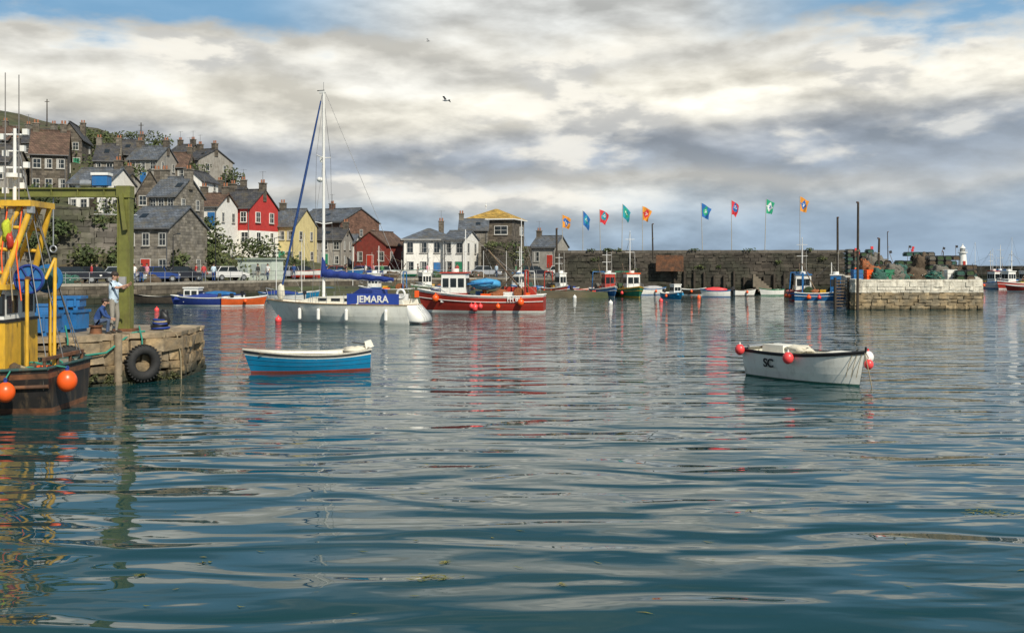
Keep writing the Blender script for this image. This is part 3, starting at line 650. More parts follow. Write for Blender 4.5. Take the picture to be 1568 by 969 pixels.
# --- white SC boat
g=G('open_fishing_boat',(X(1238,31.2),31.2,0),math.radians(-57))
pt,zs=hull(g,4.1,1.72,.8,.3,[M('green_boot',(.05,.14,.1),.6,.2,3),M('green_boot',(0,0,0)),hullw,hullw,hullw,hullw,hullw],.8,.24,.26,.04,'open',cream,rim=black,rr=.035,wl=.05,fullbow=2.6)
for s_ in (1,-1): g.tube('rub_rail',black,[pt(i/20,.94,s_,-.012) for i in range(21)],.022,5)
for u in (.3,.62): q=pt(u,.7,1,.06); g.box('thwarts',cream,(q[0],0,q[2]),(.3,2*q[1],.05))
g.box('engine_box',cream,(-1.1,0,.74),(.9,.75,.52),taper=.9); g.box('foredeck',cream,(1.3,0,.93),(.85,.6,.04),taper=.6)
g.ball('folded_tarp',M('pale_canvas',(0,0,0)),(-.5,.1,.86),(.5,.4,.16),18,10,.5)
g.cyl('stern_roller',steel,(-1.95,-.5,.9),(-1.95,.5,.9),.05,n=8); g.tube('tiller',wood,[(-2.0,0,.85),(-1.4,0,1.0)],.025)
q=pt(.3,.6,-1,-.04); q2=pt(.35,.6,-1,-.04); g.text('registration_letters',black,'SC',.36,(q[0],q[1]-.02,q[2]-.02),(math.radians(95),0,math.atan2(q2[1]-q[1],q2[0]-q[0])))
for u,sd_,zz,m,r in ((.53,-1,.72,pink,.16),(.99,1,.62,pink,.13),(.02,-1,.82,pink,.15)):
    q=pt(u,1.0,sd_,-.16); buoy(g,'fender_buoys',m,(q[0],q[1],zz),r,white); g.tube('fender_lanyards',rope,[(q[0],q[1],zz+r*1.3),pt(u,1,sd_)],.012,5)
q=pt(.93,1.,1,-.16); buoy(g,'fender_buoys',white,(q[0]+.05,q[1],.8),.16,pink)
for k in range(3): g.tube('bow_ropes',rope,[(2.0-.1*k,-.05-.07*k,1.0),(1.94-.1*k,-.14-.1*k,.6),(1.85-.1*k,-.14-.1*k,.25)],.01,4)
g.tube('mooring_rope',rope,[(2.02,0,1.0),(2.15,0,.5),(2.3,0,-.1)],.014,5); g.cyl('stem_post',black,pt(1,1.0,1),(2.07,0,1.12),.03,n=6)
g.done()
# --- yacht
g=G('sailing_yacht',(-10.45,63,0),math.radians(158.5))
LY=10.2
pt,zs=hull(g,LY,3.1,1.12,.4,[M('yacht_boot',(.05,.07,.09),.5),hullw,hullw,hullw,hullw,hullw,M('yacht_sheer',(.66,.62,.5),.4)],.62,.16,1.3,-.02,'deck',deck=cream,rim=M('teak_toe',(.33,.2,.1)),rr=.03,bul=.05,wl=.1,fullbow=1.9)
nq=10; vs=[]
for i in range(nq+1):
    f=i/nq; z=1.1-1.0*f; xo=-LY/2-.78*math.sin(f*math.pi/2)**1.2; wv=.95*(1-.25*f*f); vs+=[(xo,wv,z),(xo,-wv,z),(-LY/2+.02,wv,z),(-LY/2+.02,-wv,z)]
fs=[]
for i in range(nq): a=i*4; fs+=[(a,a+1,a+5,a+4),(a,a+4,a+6,a+2),(a+1,a+3,a+7,a+5)]
fs.append((nq*4,nq*4+1,nq*4+3,nq*4+2)); g.add('reverse_transom',white,vs,fs,True)
g.tube('boarding_ladder',steel,[(-LY/2-.3,.25,1.15),(-LY/2-.55,.25,.8),(-LY/2-.85,.25,.25)],.02,5); g.tube('boarding_ladder',steel,[(-LY/2-.3,-.05,1.15),(-LY/2-.55,-.05,.8),(-LY/2-.85,-.05,.25)],.02,5)
g.prism('coachroof',cream,[(-1.9,1.05),(-1.7,1.62),(1.3,1.5),(2.6,1.16),(2.6,1.1)],-.85,.85)
for s_ in (-1,1):
    for x_ in (-1.2,-.3,.6): g.box('portlights',glass,(x_,s_*.855,1.36),(.6,.03,.17))
g.prism('sprayhood',navy,[(-2.9,1.15),(-2.8,1.95),(-2.0,2.05),(-1.3,1.6),(-1.3,1.5)],-.95,.95)
for s_ in (-1,1): g.prism('cockpit_coaming',cream,[(-4.9,1.05),(-4.8,1.4),(-2.0,1.5),(-1.9,1.05)],s_*.95-.06,s_*.95+.06)
mx=1.05; MH=13.9
g.cyl('mast',alu,(mx,0,1.4),(mx,0,MH),.1,.075,12)
for zz,w_ in ((5.9,.95),(9.9,.8)):
    g.cyl('spreaders',alu,(mx,-w_,zz+.1),(mx,0,zz),.03,n=6); g.cyl('spreaders',alu,(mx,w_,zz+.1),(mx,0,zz),.03,n=6)
g.ball('radar_reflector',white,(mx+.25,0,8.6),(.2,.2,.16)); g.cyl('radar_bracket',alu,(mx,0,8.5),(mx+.25,0,8.55),.03); g.box('steaming_light',white,(mx+.16,0,9.8),(.14,.12,.3))
g.cyl('masthead_aerial',wire,(mx,0,MH),(mx,0.0,MH+.6),.012,n=4); g.box('wind_vane',black,(mx+.2,0,MH+.1),(.5,.02,.05)); g.box('masthead_box',alu,(mx+.1,0,MH),(.4,.12,.14))
A=Vector((mx+.1,0,MH-.15)); B=Vector((LY/2-.9,0,1.35))
g.tube('forestay',wire,[A,B],.02,5)
n=26
for i in range(n):
    u0=.03+.9*i/n; u1=.03+.9*(i+1)/n; f=lambda u:.03+.05*math.sin(math.pi*min(1,u*.85+.05)); g.cyl('furled_genoa',M('genoa_cover',(.02,.06,.2),.8,.3,3),A.lerp(B,u0),A.lerp(B,u1),f(u0),f(u1),9)
g.cyl('furling_drum',alu,A.lerp(B,.95),A.lerp(B,.97),.12,n=12)
g.ball('staysail_bag',M('pale_canvas',(0,0,0)),(LY/2-1.0,0,1.75),(.25,.2,.5),12,8,.3)
g.tube('backstay',wire,[(mx-.1,0,MH),(-LY/2+.1,0,1.2)],.014,4)
for s_ in (-1,1):
    g.tube('shrouds',wire,[(mx,0,MH-.3),(mx,s_*.8,10.0),(mx,s_*.95,6.0),(mx-.05,s_*1.35,1.15)],.012,4); g.tube('shrouds',wire,[(mx,0,9.9),(mx,s_*.95,6.0)],.01,4); g.tube('shrouds',wire,[(mx,0,5.9),(mx-.5,s_*1.35,1.15)],.01,4)
g.cyl('boom',alu,(mx,0,2.7),(-3.6,0,2.45),.07,n=8)
for i in range(16):
    x0=mx-.1-i*.29; x1=x0-.3; f=lambda k:(.27-.009*k+.03*math.sin(k*1.9)); g.cyl('sail_cover',navy,(x0,0,2.9-.022*i+.02*math.sin(i*2.1)),(x1,0,2.9-.022*(i+1)+.02*math.sin(i*2.1+2.1)),f(i),f(i+1),10)
g.cyl('sail_cover',navy,(mx+.02,0,2.7),(mx+.02,0,3.9),.2,.1,10)
for s_ in (-1,1):
    for i in range(9):
        u=.03+.93*i/8; q=pt(u,1,s_,.05); g.cyl('stanchions',steel,q,(q[0],q[1],q[2]+.62),.016,n=5)
    for h_ in (.33,.62): g.tube('guard_wires',wire,[(lambda q:(q[0],q[1],q[2]+h_))(pt(.03+.93*i/16,1,s_,.05)) for i in range(17)],.01,4)
    q=pt(.96,1,s_,.05); g.tube('pulpit',steel,[(q[0],q[1],q[2]+.62),(LY/2+.1,0,2.0)],.02,6)
g.tube('pulpit',steel,[(LY/2+.1,0,2.0),(LY/2-.1,0,1.4)],.02,6)
g.box('lifebuoy_holder',orange,(-LY/2+.3,-.9,1.7),(.1,.4,.4))
ya=pt(.04,1,1,.02); yb=pt(.36,1,1,.02)
a=math.atan2(yb[1]-ya[1],yb[0]-ya[0])
c=((ya[0]+yb[0])/2,(ya[1]+yb[1])/2+.05)
g.box('name_dodger',M('dodger_blue',(.015,.05,.3),.8,.12,5),(c[0],c[1],1.44),(3.2,.03,.62),rz=a)
g.text('name_letters',white,'JEMARA',.56,(c[0],c[1]+.03,1.42),(math.radians(90),0,math.pi+a))
g.box('liferaft',white,(-4.4,.3,1.55),(.7,.5,.35)); g.cyl('ensign_staff',wood,(-LY/2+.05,.5,1.2),(-LY/2-.3,.5,2.6),.02)
g.torus('lifebuoy',white,(-4.7,.95,1.75),.25,.07,(0,1,0),18,7)
for u,m in ((.12,white),(.55,white),(.7,white),(.36,white)):
    q=pt(u,.7,1,-.12); g.cyl('fenders',m,(q[0],q[1],.25),(q[0],q[1],.75),.11,n=10); g.ball('fenders',m,(q[0],q[1],.75),.11,8,6); g.ball('fenders',m,(q[0],q[1],.25),.11,8,6)
q=pt(.8,.7,1,-.5); buoy(g,'mooring_buoy',pink,(q[0]+.3,q[1]+.3,.12),.2)
g.tube('mooring_line',rope,[(LY/2,0,1.2),(LY/2+.3,.5,0)],.015,4)
g.done()
# --- generic fishing boat
def fishboat(name,px,d,L_,head,h1,h2,house,roof=None,wh_at=.25,mast=3.5,B=None,bands=None,F_=.95,boom=True,gear=True,txt=None,gantry=None,side=1):
    g=G(name,(X(px,d),d,0),math.radians(head)); B=B or L_*.36
    pt,zs=hull(g,L_,B,F_,.5,bands or [rust,h2,h1,h1,h1,h1,h2],.8,.45,.5,.1,'deck',deck=M('work_deck',(.2,.19,.16),.8,.3,4),rim=h2,rr=.05,bul=.45,wl=.12)
    zd=F_-.45; hx=wh_at*L_; a=L_*.2
    wheelhouse(g,(hx,0,zd),(a,B*.55,2.1),house,roof or h1)
    g.box('wheelhouse_trim',h1,(hx,0,zd+.5),(a+.02,B*.555,.35))
    g.cyl('mast',alu,(hx-a*.4,0,zd+2.1),(hx-a*.4,0,zd+2.1+mast),.06,.035,8)
    for k in (.5,.8): g.cyl('crosstrees',alu,(hx-a*.4,-.5,zd+2.1+mast*k),(hx-a*.4,.5,zd+2.1+mast*k),.025,n=6)
    g.cyl('radar',white,(hx,0,zd+2.2),(hx,0,zd+2.45),.28,n=14); g.cyl('aerial',white,(hx+.2,.3,zd+2.1),(hx+.2,.3,zd+4.4),.012,n=4)
    g.tube('stays',wire,[(hx-a*.4,0,zd+2+mast),(L_/2-.2,0,zs(1))],.012,4); g.tube('stays',wire,[(hx-a*.4,0,zd+2+mast),(-L_/2+.3,0,F_)],.012,4)
    if boom:
        g.cyl('derrick',wood,(-L_*.1,0,zd+.5),(-L_*.38,0,zd+3.2),.06,.04,7); g.tube('derrick_rope',rope,[(-L_*.38,0,zd+3.2),(hx-a*.4,0,zd+2+mast*.8)],.012,4)
    x2=-L_*.36
    for s_ in (-1,1): g.cyl('gantry',gantry or h1,(x2,s_*B*.36,zd),(x2,s_*B*.3,zd+2.3),.06,n=7)
    g.cyl('gantry',gantry or h1,(x2,-B*.3,zd+2.3),(x2,B*.3,zd+2.3),.06,n=7)
    g.cyl('net_drum',R.choice(NC),(x2+.5,-B*.25,zd+.7),(x2+.5,B*.25,zd+.7),.38,n=14); g.cyl('winch',steel,(hx-a*.8,-B*.2,zd+.35),(hx-a*.8,B*.2,zd+.35),.2,n=10)
    if gear:
        g.ball('deck_gear',R.choice(NC),(-L_*.15,0,zd+.4),(L_*.12,B*.25,.45),16,9,.4)
        g.box('deck_boxes',R.choice([orange,blue,yellow,white]),(-L_*.05,B*.2,zd+.45),(.7,.5,.35)); g.box('deck_boxes',R.choice([orange,blue,yellow]),(L_*.02,-B*.2,zd+.5),(.5,.5,.6))
        for k in range(3):
            q=pt(R.uniform(.15,.7),1,side,-.15); buoy(g,'fender_buoys',R.choice([orange,pink]),(q[0],q[1],.45),.17)
    for s_ in (-1,1):
        g.tube('bow_rail',steel,[(lambda q:(q[0],q[1],q[2]+.4))(pt(.72+.27*i/6,1,s_,.05)) for i in range(7)],.018,5)
        for i in range(0,7,2): q=pt(.72+.27*i/6,1,s_,.05); g.cyl('bow_rail',steel,q,(q[0],q[1],q[2]+.4),.016,n=5)
        g.tube('rub_rail',h2 if h2 is not redhull else black,[pt(i/16,.6,s_,-.02) for i in range(17)],.03,5)
    if txt:
        q=pt(txt[2],.8,side,-.07); q2=pt(txt[2]+.05,.8,side,-.07); aa=math.atan2(q2[1]-q[1],q2[0]-q[0]); g.text('registration',txt[3],txt[0],txt[1],(q[0],q[1]+side*.03,q[2]),(math.radians(90),0,aa+(math.pi if side>0 else 0)))
    return g,pt,zs
g,pt,zs=fishboat('red_fishing_boat',736,76.5,9.4,173,redhull,white,white,red,.2,3.2,3.0,F_=1.15,bands=[rust,hullw,redhull,redhull,redhull,redhull,hullw],txt=('FH 85',.4,.22,white))
g.box('canopy',blue,(-.1,0,2.1),(1.9,1.7,.1),ry=.08); g.ball('canopy_cover',M('sky_blue_canvas',(.06,.3,.55)),(-.4,0,2.0),(1.1,.8,.4),16,9,.3)
g.cyl('cargo_boom',wood,(-3.4,.2,1.2),(-.6,.3,4.5),.07,.06,8); g.cyl('aft_mast',alu,(-3.0,0,.7),(-3.0,0,6.8),.05,.025,8)
g.box('bulwark_boards',red,(-2.8,-1.1,1.5),(2.4,.06,.6)); g.box('fish_boxes',white,(-2.2,.3,1.2),(.9,.6,.5)); g.box('fish_boxes',orange,(-3.3,.2,1.2),(.7,.6,.4))
for k in range(5): g.tube('work_ropes',R.choice([rope,wire,grope]),[(-3.0,0,6.2-k*.9),(-4.5+k*.5,R.uniform(-.8,.8),1.3)],.014,4)
q=pt(.2,.7,1,-.2); buoy(g,'fender_buoys',orange,(q[0]-.3,q[1],.75),.24); q=pt(.52,.5,1,-.2); buoy(g,'fender_buoys',pink,(q[0],q[1],.35),.26); q=pt(.85,.5,1,-.3); buoy(g,'fender_buoys',orange,(q[0],q[1],1.0),.25)
g.done()
for a in [('fishing_boat',927,112,6,-75,blue,white,red,white,.15,2.5),('fishing_boat',964,112,7.5,-80,green,yellow,white,orange,.1,4.6),
          ('fishing_boat',1228,100,7.5,-100,blue,red,white,blue,.1,3.6),('fishing_boat',1259,96,4.8,-20,blue,white,blue,white,.25,1.2),('fishing_boat',852,116,4.6,-60,red,white,white,white,.2,2.2),
          ('fishing_boat',1510,150,6,-60,white,blue,white,red,.2,3),('fishing_boat',1532,160,8,-120,blue,red,white,blue,.1,4),('fishing_boat',1556,148,7,200,red,white,white,white,.2,3),('fishing_boat',1585,150,7,190,green,white,white,white,.2,3),
          ('fishing_boat',590,112,6,170,blue,white,white,white,.2,3),('fishing_boat',800,118,5,-120,white,blue,white,blue,.2,3),('fishing_boat',665,122,6,-150,green,white,white,white,.2,3.5)]:
    g,pt,zs=fishboat(*a,F_=.8,side=-1); g.done()
def dinghy(px,d,L_,head,m1,m2,extra=None,name='moored_dinghy',cuddy=None,mast=0):
    g=G(name,(X(px,d),d,0),math.radians(head)); pt,zs=hull(g,L_,L_*.37,.55+L_*.02,.25,[m2,m2,m1,m1,m1,m1,m2],.78,.35,.35,.12,'open',cream,rim=m2,rr=.035,wl=.07)
    for u in (.3,.55): q=pt(u,.7,1,.06); g.box('thwarts',wood,(q[0],0,q[2]),(.22,2*q[1],.04))
    g.box('outboard_cowl',black,(-L_/2-.1,0,.85),(.32,.26,.36),taper=.8); g.cyl('outboard_leg',black,(-L_/2-.12,0,.7),(-L_/2-.12,0,-.2),.05,n=7)
    if cuddy: wheelhouse(g,(L_*.12,0,.3),(L_*.25,L_*.22,1.15),cuddy,cuddy,2); g.box('cuddy_front',m1,(L_*.3,0,.65),(L_*.22,L_*.2,.3),taper=.8)
    if extra: g.ball('canvas_cover',extra,(0,0,.72),(L_*.38,L_*.15,.3),18,9,.25)
    if mast: g.cyl('mast',alu,(L_*.1,0,.3),(L_*.1,0,mast),.04,.025,7); g.tube('stay',wire,[(L_*.1,0,mast),(L_/2,0,.8)],.01,4); g.tube('stay',wire,[(L_*.1,0,mast),(-L_/2,0,.7)],.01,4)
    q=pt(.5,1,-1,-.12); buoy(g,'fender_buoy',orange,(q[0],q[1],.4),.14)
    g.done()
dinghy(307,88,5.2,175,navy,white,navy,'motor_launch',white); dinghy(374,88,3.8,20,M('orange_hull',(.6,.1,.02),.4),white,None)
dinghy(336,96,4.5,165,white,navy,blue); dinghy(238,92,3.8,185,darkwood,black); dinghy(430,98,4.5,170,white,blue,navy,mast=5); dinghy(455,104,4.5,10,teal,white,None,mast=6)
dinghy(1031,102,3.6,-70,teal,white,None,'motor_dinghy',white); dinghy(1095,112,3.2,170,white,blue,pink,'motor_dinghy'); dinghy(1141,116,2.6,10,white,darkwood); dinghy(1000,120,3.4,20,white,blue,M('grey_canvas',(.4,.4,.4)))
dinghy(893,119,3,30,white,red); dinghy(690,112,4.5,170,white,navy,None,mast=5); dinghy(650,118,4,20,blue,white); dinghy(720,120,4,180,green,white); dinghy(545,118,4,160,white,blue,navy,mast=5.5); dinghy(770,118,4,10,navy,white,None,mast=5); dinghy(820,120,3.6,0,white,teal,blue); dinghy(1490,165,5,30,white,blue,navy,mast=7); dinghy(1545,175,5,0,white,red,blue,mast=8); dinghy(1565,135,4,150,redhull,white); dinghy(500,112,4,190,white,navy,blue)
dinghy(470,118,4,150,white,red,None,mast=7); dinghy(610,124,4,20,white,green,None,mast=4); dinghy(1515,168,5,-30,blue,white,None,mast=6)
dinghy(1062,119,3,-30,darkwood,white); dinghy(1180,117,3,200,white,green); dinghy(868,121,3,-20,blue,white,navy); dinghy(745,117,3.6,160,white,red,None,mast=5)
for px,d,r,m in [(935,92,.2,white),(1012,98,.2,pink),(1070,108,.2,orange),(880,108,.2,white),(240,78,.18,pink)]:
    g=G('mooring_buoy',(X(px,d),d,.05)); buoy(g,'float',m,(0,0,0),r); g.done()
# ---------------------------------------------------------------- cars
def car(px,d,col,rz=0,z=1.77):
    g=G('parked_car',(X(px,d),d,z),rz)
    m=M('car_paint_%s'%col[3],col[:3],.25,.05,3)
    low=[(-2.05,.35),(-2.1,.75),(-1.95,.95),(1.0,.92),(1.95,.75),(2.05,.35)]; up=[(-1.8,.93),(-1.4,1.42),(.3,1.45),(1.05,.9)]
    g.prism('body',m,low,-.86,.86)
    g.prism('cabin_glass',glass,up,-.74,.74); g.box('roof',m,(-.55,0,1.46),(1.75,1.4,.06))
    for x_ in (-1.6,-.5,.66): 
        for s_ in (-1,1): g.cyl('pillars',m,(x_*1.08,s_*.76,.93),(x_*.82,s_*.72,1.45),.04,n=5)
    for x_ in (-1.3,1.3):
        for s_ in (-1,1): g.cyl('wheels',rubber,(x_,s_*.75,.32),(x_,s_*.9,.32),.32,n=16); g.cyl('hubcaps',steel,(x_,s_*.9,.32),(x_,s_*.92,.32),.18,n=12)
    for s_ in (-1,1): g.box('headlights',white,(2.0,s_*.6,.68),(.12,.3,.14)); g.box('tail_lights',red,(-2.06,s_*.65,.75),(.1,.2,.2))
    g.done()
DK=(.02,.022,.03,'dark'); WH=(.6,.6,.58,'white'); SV=(.35,.37,.4,'silver'); BL=(.02,.05,.2,'blue'); RD=(.25,.02,.02,'red')
for px,d,c,rz in [(148,97,DK,.2),(280,104,DK,.7),(350,110,WH,.8),(190,98,SV,.3),(240,101,BL,.5),(118,94,DK,.3),(445,122,SV,.6),(465,130,DK,.5),(560,140,BL,.2),(590,141,WH,.1),(745,140,SV,0),(820,140,DK,0),(520,138,RD,.3),(860,145,WH,0)]: car(px,d,c,rz)
# ---------------------------------------------------------------- lighthouse & breakwater
g=G('lighthouse',(X(1474,260),260,2.5))
g.cyl('tower',white,(0,0,0),(0,0,3.8),1.1,.8,20); g.cyl('gallery',white,(0,0,3.8),(0,0,4.0),1.15,n=20); g.cyl('lantern',white,(0,0,4.0),(0,0,5.0),.6,n=12); g.cyl('lantern_roof',white,(0,0,5.0),(0,0,5.8),.75,.08,16); g.ball('finial',white,(0,0,5.9),.15)
for k in range(8):
    a=k*math.pi/4+.2; g.cyl('gallery_rail',white,(math.cos(a)*1.05,math.sin(a)*1.05,4.0),(math.cos(a)*1.05,math.sin(a)*1.05,4.5),.03,n=5); g.box('lantern_panes',glass,(.58*math.cos(a),.58*math.sin(a),4.5),(.1,.28,.6),rz=a)
g.torus('gallery_rail',white,(0,0,4.5),1.05,.03,(0,0,1),20,5); g.box('door',red,(0,-1.0,1),(.6,.2,1.6)); g.done()
g=G('breakwater'); blocks(g,'stones',farstone,(X(1455,258),258),(X(1800,230),230),-.5,3.1,.6,1.8,.08,depth=3); g.prism('core',mortar,[(X(1455,258),258.5),(X(1800,230),230.5),(X(1800,230),234),(X(1455,258),262)],-2,3.0,'z'); g.done()
# ---------------------------------------------------------------- foreground left pier
g=G('stone_jetty')
A_=(-10.05,31.7); B_=(-12.3,28.9); C_=(-22,26.0); E_=(-10.35,35)
PZ=1.42
g.prism('core',mortar,[(-10.3,31.95),(-12.3,29.2),(-40,26.3),(-40,39),(-10.55,34.8)],-2,PZ-.08,'z')
for a,b_ in ((C_,B_),(B_,A_),(A_,E_)):
    blocks(g,'face_stones',pierstone,a,b_,-.5,PZ-.16,.26,.5,.09)
    blocks(g,'coping_stones',M('jetty_coping',(.36,.27,.17),.85,.35,4,bump=.7,island=.3,col2=(.25,.2,.13),bd=.04),a,b_,PZ-.15,PZ+.02,.3,.8,.04,depth=.75)
g.add('deck',pierdeck,[(-10.6,32.1,PZ),(-12.6,29.6,PZ),(-40,26.8,PZ),(-40,39,PZ),(-10.7,34.9,PZ)],[(0,1,2,3,4)])
g.cyl('timber_fender',M('pale_fender_timber',(.24,.19,.13),.85,.35,4,bump=.4),(-11.3,29.98,-.5),(-11.3,29.98,1.45),.12,n=8)
g.done()
g=G('jetty_weed')
for i in range(26):
    k=R.random(); foliage(g,'weed',M('wrack_weed',(.05,.055,.015),.7,.4,6,island=.4),(B_[0]+(A_[0]-B_[0])*k+.05,B_[1]+(A_[1]-B_[1])*k-.05,R.uniform(.0,.3)),(.2,.06,.13),45,.035)
g.done()
def tyre(loc,r,rz):
    g=G('tyre_fender',loc,rz); g.torus('tread',rubber,(0,0,0),r*.74,r*.27,(0,1,0),32,12,1.0)
    for k in range(32): a=k*math.pi/16; g.box('lugs',rubber,(math.cos(a)*r*1.0,0,math.sin(a)*r*1.0),(.05,r*.36,.035),ry=-a)
    g.tube('hanging_rope',grope,[(0,.05,r*.8),(.03,.12,r*1.3),(0,.25,r+.55)],.025,6); g.done()
tyre((-10.75,30.45,.58),.52,math.radians(46)); tyre((-12.15,28.6,.72),.5,math.radians(40))
g=G('quay_hoist',(X(192,31.9),31.9,PZ))
H1=4.22
g.box('post',olive,(0,0,H1/2),(.3,.3,H1)); g.box('base_plate',rust,(0,0,.04),(.65,.65,.08))
for q in (-.17,.17): g.box('post_flanges',olive,(q,0,H1/2),(.04,.36,H1-.02))
g.box('beam',olive,(-2.7,0,H1),(5.2,.2,.2)); g.box('beam_flanges',olive,(-2.7,0,H1+.12),(5.2,.34,.04)); g.box('beam_flanges',olive,(-2.7,0,H1-.12),(5.2,.34,.04))
for k in range(6): g.box('beam_stiffeners',olive,(-.6-k*.8,0,H1),(.03,.3,.2))
g.box('head_block',olive,(0,0,H1+.02),(.42,.4,.36))
g.box('knee_brace',olive,(.02,-.24,H1-.6),(.12,.1,1.1),ry=-.12)
g.box('hoist_motor',blue,(-.72,0,H1+.36),(.46,.36,.3)); g.box('hoist_motor',white,(-.72,0,H1+.56),(.52,.42,.08)); g.cyl('hoist_motor',steel,(-1.0,0,H1+.28),(-1.35,0,H1+.28),.12,n=10)
g.tube('chain',steel,[(-2.2,0,H1-.15),(-2.2,0,2.6)],.02,5); g.torus('hook',steel,(-2.2,0,2.5),.1,.025,(0,1,0),12,5)
g.box('control_box',M('grey_box',(.3,.3,.3)),(0,-.24,1.5),(.2,.12,.32))
g.done()
def bin_(x,y,w_,d_,h,mat,rz=0,z=PZ):
    g=G('fish_bin',(x,y,z),rz); t=.06
    g.box('walls',mat,(0,-d_/2+t/2,h/2+.1),(w_,t,h)); g.box('walls',mat,(0,d_/2-t/2,h/2+.1),(w_,t,h)); g.box('walls',mat,(-w_/2+t/2,0,h/2+.1),(t,d_-2*t-.01,h)); g.box('walls',mat,(w_/2-t/2,0,h/2+.1),(t,d_-2*t-.01,h)); g.box('floor',mat,(0,0,.14),(w_-.13,d_-.13,.06))
    for s_ in (-1,1): g.box('rim',mat,(0,s_*d_/2,h+.08),(w_+.1,.08,.08)); g.box('rim',mat,(s_*w_/2,0,h+.08),(.08,d_-.09,.08))
    for q in (-.35,0,.35): g.box('ribs',mat,(q*w_,-d_/2-.02,h/2+.1),(.06,.05,h*.85)); g.box('feet',mat,(q*w_,0,.05),(.12,d_,.1))
    g.done()
bin_(-13.75,30.0,1.3,.9,.5,blue,.1); bin_(-13.4,31.6,.9,.7,.55,blue,-.15); bin_(-13.4,31.62,.8,.65,.3,blue,.1,PZ+.66); bin_(-15.1,30.2,1.2,1,.6,teal,.05); bin_(-14.6,32,1.0,.8,.7,blue,.2)
crates((-13.5,30.0,PZ+.6),1,blue,.3)
g=G('rope_coil',(-10.95,32.5,PZ+.02)); 
for k in range(6): g.torus('coils',R.choice([black,navy,rope]),(R.uniform(-.03,.03),0,.04+k*.05),.26-.02*k,.035,(R.uniform(-.1,.1),R.uniform(-.1,.1),1),20,6)
g.ball('bag',black,(.1,.1,.3),(.18,.15,.28),14,9,.5); g.done()
g=G('mooring_rope'); pts=[(-10.9,31.0,PZ+.05),(-11.1,30.6,PZ+.03),(-11.2,30.25,PZ-.1),(-11.5,29.6,.95),(-12.2,28.5,.9),(-13.5,27,1.0)]; g.tube('line',grope,pts,.03,6); pts=[(-10.5,31.5,PZ+.04),(-10.3,31.6,PZ+.03),(-10.1,31.5,PZ-.1),(-10.0,31.55,.7),(-10.0,31.6,-.1)]; g.tube('line',rope,pts,.02,6); g.done()
# ---------------------------------------------------------------- left trawler
g=G('yellow_trawler',(-15.45,25.2,0),math.radians(183))
hb=M('black_rusty_hull',(.018,.016,.015),.6,.4,2,dirt=.9)
pt,zs=hull(g,9.4,3.3,.98,.6,[rust,rust,hb,hb,hb,rust,hb],.86,.5,.6,.08,'deck',deck=M('work_deck',(.2,.19,.16)),rim=M('dark_green_rail',(.025,.07,.065),.6,.3,3,dirt=.8),rr=.045,bul=.5,wl=.12)
zd=.5
wx=-3.0
g.box('wheelhouse',yellow,(wx+.6,0,zd+.9),(2.3,1.9,1.5)); g.box('wheelhouse_upper',white,(wx+.6,0,zd+2.0),(2.2,1.8,.75)); g.box('wheelhouse_roof',yellow,(wx+.6,0,zd+2.42),(2.45,2.1,.12))
for q in (-.25,.45,1.15): 
    for s_ in (-1,1): g.box('wheelhouse_windows',glass,(wx+q,s_*.91,zd+2.0),(.46,.04,.42)); g.box('window_rims',black,(wx+q,s_*.905,zd+2.0),(.54,.03,.5))
g.box('wheelhouse_door',M('pale_panel',(.5,.45,.3)),(wx-.15,.97,zd+.95),(.5,.04,1.3)); g.box('wheelhouse_band',black,(wx+.6,0,zd+1.62),(2.34,1.94,.07))
for q in (-.45,.45): g.box('wheelhouse_windows',glass,(wx-.5,q,zd+2.0),(.04,.6,.42))
g.torus('lifebuoy',orange,(wx+.2,1.02,zd+.95),.26,.07,(0,1,0),20,8); g.tube('handrail',steel,[(wx-.4,1.05,zd+1.5),(wx+1.6,1.05,zd+1.5)],.02,5)
for s_ in (-1,1):
    g.cyl('gantry_legs',yellow,(wx-.35,s_*.9,zd+2.2),(wx-1.0,s_*.55,4.85),.08,.07,10); g.cyl('gantry_legs',yellow,(wx+.2,s_*.9,zd+2.3),(wx-.75,s_*.55,4.85),.06,.06,10)
    for k in (.25,.5,.75): 
        a=Vector((wx-.35,s_*.9,zd+2.2)).lerp(Vector((wx-1.0,s_*.55,4.85)),k); b2=Vector((wx+.2,s_*.9,zd+2.3)).lerp(Vector((wx-.75,s_*.55,4.85)),k); g.cyl('gantry_legs',yellow,a,b2,.045,n=8)
g.box('gantry_head',yellow,(wx-.7,0,4.9),(.7,1.5,.14)); g.box('gantry_head',yellow,(wx,0,4.86),(1.1,.3,.12)); g.box('gantry_lamp',steel,(wx-1.0,.6,4.75),(.14,.14,.16))
g.cyl('net_drum_flange',blue,(wx-.95,.55,zd+2.6),(wx-.95,.6,zd+2.6),.36,n=24); g.cyl('net_drum_flange',blue,(wx-.95,-.6,zd+2.6),(wx-.95,-.55,zd+2.6),.36,n=24); g.cyl('net_drum',NC[0],(wx-.95,-.55,zd+2.6),(wx-.95,.55,zd+2.6),.26,n=16); g.torus('net_drum_flange',navy,(wx-.95,.61,zd+2.6),.33,.03,(0,1,0),24,6)
for k in range(6): a=k*math.pi/3; g.cyl('drum_spokes',navy,(wx-.95,.62,zd+2.6),(wx-.95+math.cos(a)*.33,.62,zd+2.6+math.sin(a)*.33),.02,n=5)
g.cyl('drum_hub',rust,(wx-.95,.58,zd+2.6),(wx-.95,.68,zd+2.6),.07,n=10)
for s_ in (-1,1): g.cyl('drum_stand',yellow,(wx-.95,s_*.7,zd),(wx-.95,s_*.7,zd+2.6),.045,n=7)
